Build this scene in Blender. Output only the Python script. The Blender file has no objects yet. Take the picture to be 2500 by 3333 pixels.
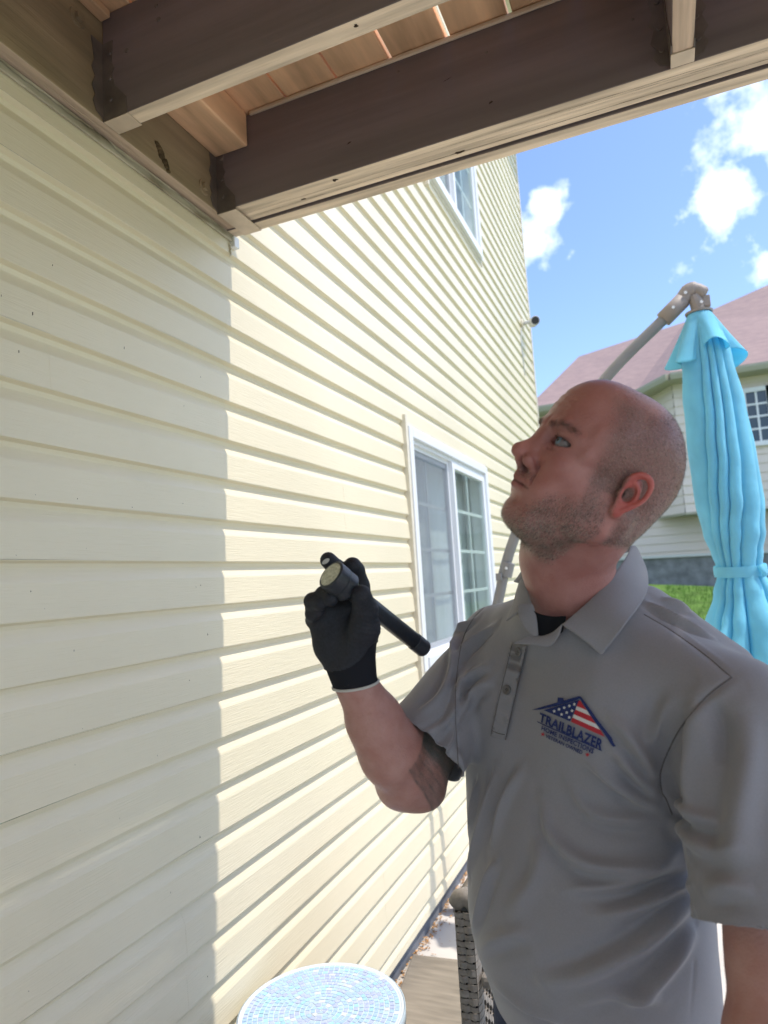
import bpy, bmesh, math, random
import numpy as np
from mathutils import Vector, Matrix, Quaternion
from mathutils.bvhtree import BVHTree

C = bpy.context.scene
COL = C.collection
R = math.radians
random.seed(4)

# ------------------------------------------------------------------ camera
cam_d = bpy.data.cameras.new("camera")
cam = bpy.data.objects.new("camera", cam_d)
COL.objects.link(cam)
C.camera = cam
CR = Vector((0.92213, 0.38258, -0.06120)).normalized()      # right
CF = Vector((-0.37591, 0.92094, 0.10236)).normalized()      # forward
CR = (CR - CF * CR.dot(CF)).normalized()
CU = CR.cross(CF)
CAM = Vector((0.9957, 0.0, 1.395))
m = Matrix((CR, CU, -CF)).transposed().to_4x4()
m.translation = CAM
cam.matrix_world = m
cam_d.sensor_fit = 'VERTICAL'
cam_d.sensor_height = 36
cam_d.lens = 23.73
cam_d.clip_start = 0.05
cam_d.clip_end = 600
cam_d.dof.use_dof = True
cam_d.dof.focus_distance = 1.25
cam_d.dof.aperture_fstop = 5.0

# ------------------------------------------------------------------ sky, sun, exposure
SUN = Vector((0.437, 0.0895, 0.895)).normalized()
sun_el = math.asin(SUN.z)
sun_az = math.atan2(SUN.x, SUN.y)            # clockwise from +Y
W = bpy.data.worlds.new("World")
C.world = W
W.use_nodes = True
nt = W.node_tree
nt.nodes.clear()
def N(nt, t, **k):
    n = nt.nodes.new(t)
    for a, b in k.items():
        setattr(n, a, b)
    return n
out = N(nt, 'ShaderNodeOutputWorld')
bg = N(nt, 'ShaderNodeBackground')
bg.inputs['Strength'].default_value = 0.15
sky = N(nt, 'ShaderNodeTexSky', sky_type='NISHITA', sun_disc=False)
sky.sun_elevation = sun_el
sky.sun_rotation = sun_az
sky.air_density = 0.85
sky.dust_density = 0.6
sky.ozone_density = 1.6
tc = N(nt, 'ShaderNodeTexCoord')
nz = N(nt, 'ShaderNodeTexNoise')
nz.inputs['Scale'].default_value = 17.0
nz.inputs['Detail'].default_value = 9.0
nz.inputs['Roughness'].default_value = 0.58
nt.links.new(tc.outputs['Generated'], nz.inputs['Vector'])
def math_node(nt, op, a, b=None, c=None, clamp=False):
    n = N(nt, 'ShaderNodeMath', operation=op)
    n.use_clamp = clamp
    for i, v in enumerate((a, b, c)):
        if v is None:
            continue
        if isinstance(v, (int, float)):
            n.inputs[i].default_value = v
        else:
            nt.links.new(v, n.inputs[i])
    return n.outputs[0]
# each cloud bank: direction, angular radius
banks = [((-0.118, 0.890, 0.436), 0.042), ((-0.095, 0.874, 0.474), 0.026), 
         ((0.165, 0.861, 0.500), 0.046), ((0.118, 0.887, 0.443), 0.034), ((0.160, 0.922, 0.352), 0.028),
         ((0.18, 0.86, 0.46), 0.03), ((0.5, 0.7, 0.5), 0.35), ((0.8, -0.2, 0.55), 0.4), ((0.3, -0.8, 0.5), 0.4), ((-0.7, -0.5, 0.5), 0.4)]
mask = None
for d, r in banks:
    v = N(nt, 'ShaderNodeVectorMath', operation='DISTANCE')
    nt.links.new(tc.outputs['Generated'], v.inputs[0])
    v.inputs[1].default_value = Vector(d).normalized()
    f = math_node(nt, 'DIVIDE', v.outputs['Value'], r)
    f = math_node(nt, 'SUBTRACT', 1.0, f)
    mask = f if mask is None else math_node(nt, 'SMOOTH_MAX', mask, f, 0.3)
nn = math_node(nt, 'SUBTRACT', nz.outputs['Fac'], 0.5)
dens = math_node(nt, 'MULTIPLY_ADD', nn, 3.4, mask)
dens = math_node(nt, 'MULTIPLY', math_node(nt, 'SUBTRACT', dens, -0.08), 0.62, clamp=True)
cmix = N(nt, 'ShaderNodeMix', data_type='RGBA')
nt.links.new(dens, cmix.inputs[0])
tnt = N(nt, 'ShaderNodeMix', data_type='RGBA', blend_type='MULTIPLY'); tnt.inputs[0].default_value = 1; tnt.inputs[7].default_value = (.93, .97, 1.08, 1)
nt.links.new(sky.outputs[0], tnt.inputs[6]); nt.links.new(tnt.outputs[2], cmix.inputs[6])
nz2 = N(nt, 'ShaderNodeTexNoise'); nz2.inputs['Scale'].default_value = 26; nz2.inputs['Detail'].default_value = 6
nt.links.new(tc.outputs['Generated'], nz2.inputs['Vector'])
csh = N(nt, 'ShaderNodeMix', data_type='RGBA'); csh.inputs[6].default_value = (11.0, 11.2, 11.4, 1); csh.inputs[7].default_value = (6.6, 7.2, 8.2, 1)
nt.links.new(math_node(nt, 'MULTIPLY', math_node(nt, 'SUBTRACT', nz2.outputs['Fac'], .42), 3.5, clamp=True), csh.inputs[0])
nt.links.new(csh.outputs[2], cmix.inputs[7])
nt.links.new(cmix.outputs[2], bg.inputs['Color'])
nt.links.new(bg.outputs[0], out.inputs['Surface'])

sd = bpy.data.lights.new("sun", 'SUN')
sd.energy = 2.0
sd.angle = R(0.5)
sd.color = (1.0, 0.93, 0.84)
sun = bpy.data.objects.new("sun", sd)
COL.objects.link(sun)
sun.rotation_euler = (-SUN).to_track_quat('-Z', 'Y').to_euler()
sun.location = (6, 2, 12)

C.view_settings.view_transform = 'Standard'
C.view_settings.look = 'None'
C.view_settings.gamma = 1.0
C.view_settings.exposure = 0.98
C.cycles.max_bounces = 8
C.cycles.diffuse_bounces = 5
C.cycles.use_denoising = True

# ------------------------------------------------------------------ helpers
class MB:
    def __init__(self):
        self.v = []; self.f = []; self.m = []
    def add(self, vs, fs, mi=0):
        o = len(self.v)
        self.v += [tuple(a) for a in vs]
        for f in fs:
            self.f.append(tuple(i + o for i in f)); self.m.append(mi)
        return self
    def box(self, x0, x1, y0, y1, z0, z1, mi=0, mat=None):
        vs = [Vector((x, y, z)) for z in (z0, z1) for y in (y0, y1) for x in (x0, x1)]
        if mat is not None:
            vs = [mat @ v for v in vs]
        self.add(vs, [(0, 2, 3, 1), (4, 5, 7, 6), (0, 1, 5, 4), (2, 6, 7, 3), (0, 4, 6, 2), (1, 3, 7, 5)], mi)
        return self
    def tube(self, pts, rad, n=12, mi=0, caps=True, squash=None):
        pts = [Vector(p) for p in pts]
        if not isinstance(rad, (list, tuple)):
            rad = [rad] * len(pts)
        rings = []
        prev = None
        for i, p in enumerate(pts):
            a = pts[max(i - 1, 0)]; b = pts[min(i + 1, len(pts) - 1)]
            t = (b - a).normalized()
            if prev is None:
                u = t.orthogonal().normalized()
            else:
                u = (prev - t * prev.dot(t)).normalized()
            prev = u
            w = t.cross(u)
            rings.append([p + (u * math.cos(2 * math.pi * k / n) + w * math.sin(2 * math.pi * k / n)) * rad[i] for k in range(n)])
        vs = [q for r in rings for q in r]
        fs = []
        for i in range(len(pts) - 1):
            for k in range(n):
                fs.append((i * n + k, i * n + (k + 1) % n, (i + 1) * n + (k + 1) % n, (i + 1) * n + k))
        if caps:
            fs.append(tuple(range(n - 1, -1, -1)))
            fs.append(tuple((len(pts) - 1) * n + k for k in range(n)))
        return self.add(vs, fs, mi)
    def prism(self, poly, a, b, mi=0):
        # poly: list of 3D points (planar); a,b offset vectors
        a = Vector(a); b = Vector(b); n = len(poly)
        vs = [Vector(p) + a for p in poly] + [Vector(p) + b for p in poly]
        fs = [tuple(range(n)), tuple(range(2 * n - 1, n - 1, -1))]
        fs += [(i, n + i, n + (i + 1) % n, (i + 1) % n) for i in range(n)]
        return self.add(vs, fs, mi)
    def grid(self, P, mi=0, closed_u=False):
        h = len(P); w = len(P[0])
        vs = [q for r in P for q in r]
        fs = []
        for i in range(h - 1):
            for k in range(w if closed_u else w - 1):
                fs.append((i * w + k, i * w + (k + 1) % w, (i + 1) * w + (k + 1) % w, (i + 1) * w + k))
        return self.add(vs, fs, mi)
    def build(self, name, mats, parent=None, smooth=False, bevel=0, recalc=True, seg=2):
        me = bpy.data.meshes.new(name)
        me.from_pydata(self.v, [], self.f)
        if not isinstance(mats, (list, tuple)):
            mats = [mats]
        for mt in mats:
            me.materials.append(mt)
        me.polygons.foreach_set('material_index', self.m)
        if recalc:
            bm = bmesh.new(); bm.from_mesh(me)
            bmesh.ops.recalc_face_normals(bm, faces=bm.faces)
            bm.to_mesh(me); bm.free()
        if smooth:
            me.polygons.foreach_set('use_smooth', [True] * len(me.polygons))
        me.update()
        o = bpy.data.objects.new(name, me)
        COL.objects.link(o)
        if parent is not None:
            o.parent = parent
            o.matrix_parent_inverse = parent.matrix_world.inverted() if parent.type != 'EMPTY' else Matrix.Translation(-parent.location)
        if bevel:
            md = o.modifiers.new('bevel', 'BEVEL'); md.width = bevel; md.segments = seg; md.limit_method = 'ANGLE'
        return o

def thing(name, label, cat, loc=(0, 0, 0), group=None):
    o = bpy.data.objects.new(name, None)
    o.empty_display_size = 0.1
    COL.objects.link(o)
    o.location = loc
    o['label'] = label; o['category'] = cat
    if group: o['group'] = group
    return o
def tag(o, label, cat, group=None):
    o['label'] = label; o['category'] = cat
    if group: o['group'] = group
    return o
def kind(o, k):
    o['kind'] = k
    return o

# ------------------------------------------------------------------ materials
def mat(name, col, rough=0.6, spec=0.4, metal=0.0, noise=None, bump=None, col2=None, grain=None, sss=None, sheen=0, coat=0, trans=0, bumpd=0.001):
    """noise=(scale,amount), bump=(scale,strength,stretch xyz), col2 blends by noise"""
    mt = bpy.data.materials.new(name)
    mt.use_nodes = True
    nt = mt.node_tree
    p = nt.nodes['Principled BSDF']
    p.inputs['Base Color'].default_value = (*col, 1)
    p.inputs['Roughness'].default_value = rough
    p.inputs['Specular IOR Level'].default_value = spec
    p.inputs['Metallic'].default_value = metal
    if sheen:
        p.inputs['Sheen Weight'].default_value = sheen
    if coat:
        p.inputs['Coat Weight'].default_value = coat
    if trans:
        p.inputs['Transmission Weight'].default_value = trans
    if sss:
        p.inputs['Subsurface Weight'].default_value = sss[0]
        p.inputs['Subsurface Radius'].default_value = sss[1]
        p.inputs['Subsurface Scale'].default_value = sss[2]
    geo = N(nt, 'ShaderNodeNewGeometry')
    if noise:
        sc, am = noise[:2]
        st = noise[2] if len(noise) > 2 else (1, 1, 1)
        mp = N(nt, 'ShaderNodeMapping'); mp.inputs['Scale'].default_value = st
        nt.links.new(geo.outputs['Position'], mp.inputs[0])
        n1 = N(nt, 'ShaderNodeTexNoise'); n1.inputs['Scale'].default_value = sc; n1.inputs['Detail'].default_value = 7
        nt.links.new(mp.outputs[0], n1.inputs['Vector'])
        mx = N(nt, 'ShaderNodeMix', data_type='RGBA')
        c2 = col2 if col2 else tuple(c * (1 - am) for c in col)
        c1 = col if col2 else tuple(min(1, c * (1 + am * .6)) for c in col)
        mx.inputs[6].default_value = (*c1, 1); mx.inputs[7].default_value = (*c2, 1)
        rp = N(nt, 'ShaderNodeMapRange'); rp.inputs[1].default_value = .32; rp.inputs[2].default_value = .68
        nt.links.new(n1.outputs['Fac'], rp.inputs[0]); nt.links.new(rp.outputs[0], mx.inputs[0])
        nt.links.new(mx.outputs[2], p.inputs['Base Color'])
    if bump:
        mp2 = N(nt, 'ShaderNodeMapping'); mp2.inputs['Scale'].default_value = bump[2] if len(bump) > 2 else (1, 1, 1)
        nt.links.new(geo.outputs['Position'], mp2.inputs[0])
        n2 = N(nt, 'ShaderNodeTexNoise'); n2.inputs['Scale'].default_value = bump[0]; n2.inputs['Detail'].default_value = 5
        nt.links.new(mp2.outputs[0], n2.inputs['Vector'])
        b = N(nt, 'ShaderNodeBump'); b.inputs['Strength'].default_value = bump[1]; b.inputs['Distance'].default_value = bumpd
        nt.links.new(n2.outputs['Fac'], b.inputs['Height'])
        nt.links.new(b.outputs[0], p.inputs['Normal'])
    return mt

M = {}
M['siding'] = mat('vinyl_siding', (.785, .705, .515), .40, .45, noise=(1.3, .06), bump=(26, .9, (8, .55, 14)), bumpd=.0011)
M['jchan'] = mat('cream_trim', (.74, .68, .55), .45, .4, noise=(20, .1))
M['dirtrim'] = mat('weathered_trim', (.62, .58, .45), .7, .3, noise=(28, .6, (1, .25, 1)), col2=(.20, .16, .10), bump=(60, .5))
M['white'] = mat('white_vinyl', (.80, .81, .82), .35, .5)
M['found'] = mat('foundation_concrete', (.17, .18, .20), .9, .2, noise=(14, .3), bump=(40, .6))
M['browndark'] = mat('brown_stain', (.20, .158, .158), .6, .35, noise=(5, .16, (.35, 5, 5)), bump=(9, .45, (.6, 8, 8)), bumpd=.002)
M['ledger'] = mat('olive_brown_stain', (.29, .22, .135), .7, .3, noise=(5, .25, (6, .5, 6)), bump=(14, .9, (9, .7, 9)), bumpd=.002)
M['tan'] = mat('tan_edge', (.72, .59, .45), .75, .25, noise=(6, .35, (.5, 8, 4)), bump=(14, 1.0, (.35, 11, 8)), bumpd=.0022)  # beam undersides: lighter and tanner than the brown sides
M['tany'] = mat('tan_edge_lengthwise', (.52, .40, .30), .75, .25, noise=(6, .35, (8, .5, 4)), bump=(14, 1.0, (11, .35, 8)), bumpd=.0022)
M['cedar'] = mat('cedar_decking', (.82, .52, .31), .7, .3, noise=(3.2, .42, (5, .6, 3)), bump=(10, .8, (14, .6, 8)), bumpd=.002)
M['conc'] = mat('patio_concrete', (.64, .60, .54), .9, .2, noise=(2.6, .16), bump=(90, .4))
M['hanger'] = mat('painted_hanger', (.15, .12, .105), .45, .5, noise=(20, .3), bump=(50, .4))
M['hangert'] = mat('tan_hanger_seat', (.58, .47, .36), .5, .5, noise=(20, .15), bump=(50, .4))  # hanger seat: lighter and tanner than its side plates
M['alu'] = mat('umbrella_pole_grey', (.25, .24, .235), .45, .5, noise=(8, .08))
M['taupe'] = mat('umbrella_joint', (.30, .255, .225), .55, .4)
M['cyan'] = mat('cyan_canvas', (.32, .78, .93), .8, .2, noise=(9, .14), bump=(22, .5), bumpd=.008, sheen=.2)
_nt = M['cyan'].node_tree; _p = _nt.nodes['Principled BSDF']; _tr = N(_nt, 'ShaderNodeBsdfTranslucent'); _tr.inputs[0].default_value = (.25, .78, .95, 1)
_mx = N(_nt, 'ShaderNodeMixShader'); _mx.inputs[0].default_value = .45
_nt.links.new(_p.outputs[0], _mx.inputs[1]); _nt.links.new(_tr.outputs[0], _mx.inputs[2]); _nt.links.new(_mx.outputs[0], _nt.nodes['Material Output'].inputs['Surface'])
M['shingle'] = mat('red_shingle', (.40, .285, .25), .9, .2, noise=(5, .35, (1, 1, 7)), col2=(.29, .21, .20), bump=(30, .8), bumpd=.01)
M['farwall'] = mat('far_siding', (.76, .67, .59), .7, .3)
M['trimtan'] = mat('far_trim', (.42, .40, .31), .6, .3)
M['glassdk'] = mat('dark_pane', (.05, .07, .09), .08, .6)
M['grass'] = mat('lawn', (.13, .23, .045), .9, .2, noise=(5, .4), bump=(60, 1), bumpd=.02)
M['blade'] = mat('grass_blade', (.13, .26, .04), .7, .3, noise=(4, .35))
M['band'] = mat('grey_block', (.21, .215, .24), .9, .2, noise=(7, .3), bump=(20, .7), bumpd=.01)
M['cap'] = mat('pale_rail', (.55, .56, .57), .6, .3)
M['board'] = mat('weathered_board', (.27, .235, .185), .85, .2, noise=(4, .22, (1.5, 10, 1)), bump=(30, .9, (1, 9, 1)), bumpd=.0015)
M['mulch'] = mat('leaf_litter', (.55, .30, .12), .9, .2, noise=(60, .6))
M['wicker'] = mat('grey_wicker', (.27, .245, .215), .6, .35, noise=(60, .25), bump=(200, .4))
M['screw'] = mat('screw_head', (.30, .25, .20), .4, .6, metal=.3)
M['blackpl'] = mat('black_plastic', (.02, .021, .024), .38, .5)
M['knot'] = mat('dark_knot', (.05, .032, .022), .9, .2, bump=(60, 1), bumpd=.002)
M['oliveknot'] = mat('weathered_knot', (.12, .085, .045), .9, .2, noise=(60, .5), bump=(90, 1), bumpd=.003)

# ------------------------------------------------------------------ ground
patio = MB().box(-.02, 7.0, -6, 4.6, -.2, 0.0)
kind(patio.build('patio_paving', M['conc']), 'structure')
def ter(x, y):
    t = min(max((y - 4.6) / 7.5, 0), 1)
    t = t * t * (3 - 2 * t)
    return -.06 + t * (1.16 - .10 * min(max(x - .5, 0), 4)) + max(0, y - 13) * .01
xs = [-160, -60, -25, -12] + [-8 + i * 1.2 for i in range(24)] + [24, 40, 80, 160]
ys = [-160, -60, -20, -6] + [-3 + i * .8 for i in range(36)] + [28, 40, 70, 120, 240, 400]
P = [[(x, y, ter(x, y)) for x in xs] for y in ys]
kind(MB().grid(P).build('lawn_ground', M['grass'], smooth=True), 'structure')
g = MB()
rg = random.Random(7)
for i in range(15000):
    y = rg.uniform(4.7, 11.8); x = rg.uniform(.4 + .05 * y, .9 + .33 * y)
    z = ter(x, y); h = rg.uniform(.03, .075); a = rg.uniform(0, 6.28); w = .004
    dx, dy = math.cos(a) * w, math.sin(a) * w
    lx, ly = rg.uniform(-.02, .02), rg.uniform(-.02, .02)
    g.add([(x - dx, y - dy, z), (x + dx, y + dy, z), (x + lx, y + ly, z + h)], [(0, 1, 2)])
kind(g.build('grass', M['blade'], recalc=False), 'stuff')

# ------------------------------------------------------------------ own house: siding wall
S = .1016
Z8 = 1.468                      # lip height of course 7
house = thing('house', 'cream vinyl sided house wall close on the left with two white windows', 'house', (0, 0, 0))
YN, YF = -4.0, 6.41
ZTOP = 6.1
wins = [(2.70, 4.09, 1.01, 2.06), (3.30, 4.46, 3.56, 4.78)]    # y0,y1,z0,z1 openings
prof = [(0.0, .0170), (-.0014, .0164), (-.0055, .0050), (-.0135, .0020), (-.0155, .0022), (-.035, .0122), (-.039, .0136), (-S, .0170)]
# (dz from lip, x): return lip, recess, bevel, flat face down to next lip
def zrows(z0, z1, a, b):
    """clip a profile strip a->b (z,x) to z range"""
    (za, xa), (zb, xb) = a, b
    if za < zb: za, xa, zb, xb = zb, xb, za, xa
    top = min(za, z1); bot = max(zb, z0)
    if top - bot < 1e-5: return None
    f = lambda z: xa + (xb - xa) * ((z - za) / (zb - za) if abs(zb - za) > 1e-9 else 0)
    return (top, f(top)), (bot, f(bot))
sid = MB()
rj = random.Random(11)
zl = Z8 + S * 47
k = 0
while zl > .05:
    k += 1
    lap = [YN] + sorted(rj.uniform(-3, 6) for _ in range(1)) + [YF]
    for (y0, y1) in [(YN, YF)]:
        cuts = [y0, y1]
        for w in wins:
            cuts += [w[0], w[1]]
        cuts = sorted(set(cuts))
        for a, b in zip(cuts[:-1], cuts[1:]):
            zr = [(.083, ZTOP)]
            for w in wins:
                if a >= w[0] - 1e-6 and b <= w[1] + 1e-6:
                    nz_ = []
                    for (p0, p1) in zr:
                        if w[2] > p0: nz_.append((p0, min(p1, w[2])))
                        if w[3] < p1: nz_.append((max(p0, w[3]), p1))
                    zr = nz_
            # gently wavy vinyl: subdivide along y
            n = max(1, int((b - a) / .45))
            yy = [a + (b - a) * i / n for i in range(n + 1)]
            for (p0, p1) in zr:
                for q0, q1 in zip(prof[:-1], prof[1:]):
                    r = zrows(p0, p1, (zl + q0[0], q0[1]), (zl + q1[0], q1[1]))
                    if r is None: continue
                    (zt, xt), (zb, xb) = r
                    row1 = []; row2 = []
                    for y in yy:
                        wv = .0006 * math.sin(y * 5.1 + k * 1.7)
                        row1.append((xt + wv * 0, y, zt + wv)); row2.append((xb, y, zb + wv))
                    sid.grid([row1, row2])
    zl -= S
sid.build('siding', M['siding'], house, recalc=False)
# panel overlap seams (one panel laps over the next, .8 mm proud)
def lapseam(kc, y, n=1):
    seam = MB()
    for j in range(n):
        z0 = Z8 - (kc + j - 7) * S
        pr = [(z0 + a, x + .0003) for a, x in prof]
        seam.grid([[(x - .0003, y, z), (x, y, z), (x, y + .03, z)] for z, x in pr])
    seam.build('panel_overlap', M['siding'], house, recalc=False)
for kc, y in ((2, .865), (14, 1.185), (-6, 2.5), (-12, 4.9), (4, 2.05), (19, 1.93), (17, 2.2)):
    lapseam(kc, y); lapseam(kc + 1, y)
MB().box(-.30, -.012, YN, YF - .02, -.05, .095).build('foundation', M['found'], house)
MB().box(-9, -.05, YF - .28, YF - .02, .095, ZTOP).box(-9, -8.7, YN, YF - .29, -.05, ZTOP).build('rear_wall', M['farwall'], house)
MB().box(-.05, .024, YF - .012, YF + .024, .083, ZTOP).box(-.05, -.0005, YF - .05, YF - .012, .083, ZTOP).build('corner_trim', M['jchan'], house, bevel=.003)
rf = MB().prism([(-9.3, YN, ZTOP), (.45, YN, ZTOP), (.45, YN, ZTOP + .14), (-4.4, YN, ZTOP + 2.6), (-9.3, YN, ZTOP + .14)], (0, -.3, 0), (0, YF - YN + .35, 0))
rf.build('roof', M['shingle'], house)
MB().box(.0, .42, YN, YF + .3, ZTOP - .03, ZTOP - .004).build('soffit', M['jchan'], house)

M['screen'] = mat('insect_screen', (.36, .38, .43), .8, .2)
nt_ = M['screen'].node_tree
mixs = N(nt_, 'ShaderNodeMixShader'); tr = N(nt_, 'ShaderNodeBsdfTransparent')
mixs.inputs[0].default_value = .26
o_ = nt_.nodes['Material Output']
nt_.links.new(tr.outputs[0], mixs.inputs[1]); nt_.links.new(nt_.nodes['Principled BSDF'].outputs[0], mixs.inputs[2]); nt_.links.new(mixs.outputs[0], o_.inputs['Surface'])
M['pane'] = bpy.data.materials.new('window_glass')
M['pane'].use_nodes = True
nt_ = M['pane'].node_tree; nt_.nodes.clear()
o_ = N(nt_, 'ShaderNodeOutputMaterial'); mixs = N(nt_, 'ShaderNodeMixShader'); tr = N(nt_, 'ShaderNodeBsdfTransparent'); gl = N(nt_, 'ShaderNodeBsdfGlossy')
tr.inputs[0].default_value = (.92, .96, .94, 1); gl.inputs['Roughness'].default_value = .02
lw = N(nt_, 'ShaderNodeLayerWeight'); lw.inputs[0].default_value = .22
mixs.inputs[0].default_value = .11; nt_.links.new(tr.outputs[0], mixs.inputs[1]); nt_.links.new(gl.outputs[0], mixs.inputs[2]); nt_.links.new(mixs.outputs[0], o_.inputs['Surface'])
M['room'] = mat('room_curtain', (.62, .66, .66), .9, .2, noise=(3, .10, (1, 3, .4)))
M['grid'] = mat('white_grille', (.74, .76, .76), .4, .4)

def window(parent, y0, y1, z0, z1, rows=4, mirror=False):
    """horizontal slider in the plane x=0: y = along the wall"""
    w = MB()
    fw = .045
    # outer frame ring (box section), proud of the siding
    w.box(-.07, .036, y0, y0 + fw, z0, z1).box(-.07, .036, y1 - fw, y1, z0, z1)
    w.box(-.07, .036, y0 + fw, y1 - fw, z1 - fw, z1).box(-.07, .044, y0 + fw, y1 - fw, z0, z0 + fw + .012)
    # inner step
    s = fw
    w.box(-.07, .018, y0 + s, y0 + s + .012, z0 + fw + .012, z1 - s).box(-.07, .018, y1 - s - .012, y1 - s, z0 + fw + .012, z1 - s).box(-.07, .018, y0 + s + .012, y1 - s - .012, z1 - s - .018, z1 - s)
    fr = w.build('window', M['white'], parent, bevel=.003)
    j = MB()
    # j-channel: horns stick out past the corners like in the photo
    j.box(.001, .030, y0 - .026, y0 - .001, z0 - .075, z1 + .045).box(.001, .0225, y1 + .001, y1 + .020, z0 - .03, z1 + .03)
    j.box(.001, .0235, y0 - .001, y1 + .001, z1 + .001, z1 + .020).box(.001, .021, y0 - .001, y1 + .001, z0 - .021, z0 - .001)
    j.build('channel_trim', M['jchan'], fr, bevel=.002)
    ym = (y0 + y1) / 2
    a, b = y0 + s + .012, y1 - s - .012
    za, zb = z0 + fw + .012, z1 - s - .018
    sw = .035
    # near (screened) sash set back, far sash forward
    for (c, d, x0, x1) in ((a, ym + .012, -.035, -.010), (ym - .03, b, -.004, .024)):
        sh = MB()
        sh.box(x0, x1, c, c + sw, za, zb).box(x0, x1, d - sw, d, za, zb).box(x0 + .0005, x1 - .0005, c + sw - .001, d - sw + .001, za, za + sw).box(x0 + .0005, x1 - .0005, c + sw - .001, d - sw + .001, zb - sw, zb)
        sh.build('sash', M['white'], fr, bevel=.003)
        x = (x0 + x1) / 2 - .002
        c += sw; d -= sw
        MB().box(x, x + .004, c, d, za + sw, zb - sw).build('pane', M['pane'], fr)
        gr = MB()
        mid = (c + d) / 2
        gr.box(x - .012, x - .004, mid - .008, mid + .008, za + sw, zb - sw)
        for r in range(1, rows):
            zz = za + sw + (zb - za - 2 * sw) * r / rows
            gr.box(x - .0125, x - .0045, c, d, zz - .008, zz + .008)
        gr.build('grille', M['grid'], fr)
    MB().box(-.003, -.0015, a, ym - .031, za, zb).build('insect_screen', M['screen'], fr)
    sf0 = MB()
    sf0.box(-.010, .001, a, a + .016, za, zb).box(-.010, .001, ym - .05, ym - .032, za, zb).box(-.0095, .0005, a + .015, ym - .049, zb - .016, zb).box(-.0095, .0005, a + .015, ym - .049, za, za + .016)
    sf0.build('screen_frame', M['white'], fr)
    rm = MB(); n = 60
    rm.grid([[(-.13 + .0025 * math.sin(i * 1.1), y0 + (y1 - y0) * i / n, z) for i in range(n + 1)] for z in (z0, z1)])
    rm.build('curtain', M['room'], fr, smooth=True, recalc=False)
    rv = MB().box(-.16, -.071, y0 - .01, y0, z0, z1).box(-.16, -.071, y1, y1 + .01, z0, z1).box(-.16, -.071, y0, y1, z1, z1 + .01).box(-.16, -.071, y0, y1, z0 - .01, z0)
    rv.build('window_jamb', M['white'], fr)
    return fr
for w in wins:
    window(house, *w)

# ------------------------------------------------------------------ deck overhead
deck = thing('wooden_deck', 'brown stained wooden deck overhead hung from the cream house wall', 'deck', (0, 0, 0))
BZ = 2.333; TZ = 2.565
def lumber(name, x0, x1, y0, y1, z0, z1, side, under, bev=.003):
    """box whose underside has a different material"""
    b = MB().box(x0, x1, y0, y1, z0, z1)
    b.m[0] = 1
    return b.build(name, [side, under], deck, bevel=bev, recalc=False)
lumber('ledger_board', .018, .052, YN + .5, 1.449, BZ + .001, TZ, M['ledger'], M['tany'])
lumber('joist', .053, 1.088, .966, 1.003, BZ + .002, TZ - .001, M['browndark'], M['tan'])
DX = 3.7
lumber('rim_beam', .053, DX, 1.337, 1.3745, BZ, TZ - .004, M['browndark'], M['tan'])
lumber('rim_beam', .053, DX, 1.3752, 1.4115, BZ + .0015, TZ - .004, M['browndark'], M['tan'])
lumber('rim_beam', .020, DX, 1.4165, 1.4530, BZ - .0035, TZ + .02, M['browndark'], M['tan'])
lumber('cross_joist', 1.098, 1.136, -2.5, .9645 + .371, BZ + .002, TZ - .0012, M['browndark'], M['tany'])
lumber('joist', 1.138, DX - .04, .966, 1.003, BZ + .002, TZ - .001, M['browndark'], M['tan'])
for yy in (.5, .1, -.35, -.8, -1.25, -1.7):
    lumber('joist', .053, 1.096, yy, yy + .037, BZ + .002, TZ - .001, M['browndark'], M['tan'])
lumber('blocking', .053, .150, 1.006, 1.3355, 2.477, TZ - .0014, M['cedar'], M['cedar'], .004)
lumber('blocking', .053, .135, 1.006, 1.3355, 2.515, TZ - .0012, M['cedar'], M['cedar'], .003) if False else None
# a strip along the top of the ledger
lumber('ledger_strip', .0525, .078, YN + .5, .964, 2.548, TZ - .001, M['cedar'], M['cedar'])
# shim strip between decking and rim
lumber('shim_strip', .16, DX, 1.329, 1.3366, TZ - .012, TZ - .0015, M['tan'], M['tan'])
# decking
dk = MB()
x = .022; i = 0
rb = random.Random(3)
edges = [.022, .128]
while edges[-1] < DX: edges.append(edges[-1] + .1365)
for a, b in zip(edges[:-1], edges[1:]):
    gap = .0045 if a < .35 else (.0075 if a < .5 else .0105)
    o1 = rb.uniform(-.0008, .0008)
    dk.box(a, b - gap, YN + .4, 1.47 + rb.uniform(-.002, .003), TZ + o1 + .001, TZ + .026 + o1)
dk.build('decking', M['cedar'], deck, bevel=.003)
for px, py in ((DX - .2, 1.395), (DX - .2, -2.4)):
    MB().box(px - .07, px + .07, py - .06, py + .055, -.01, BZ - .004).build('deck_post', M['browndark'], deck, bevel=.004)
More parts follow.
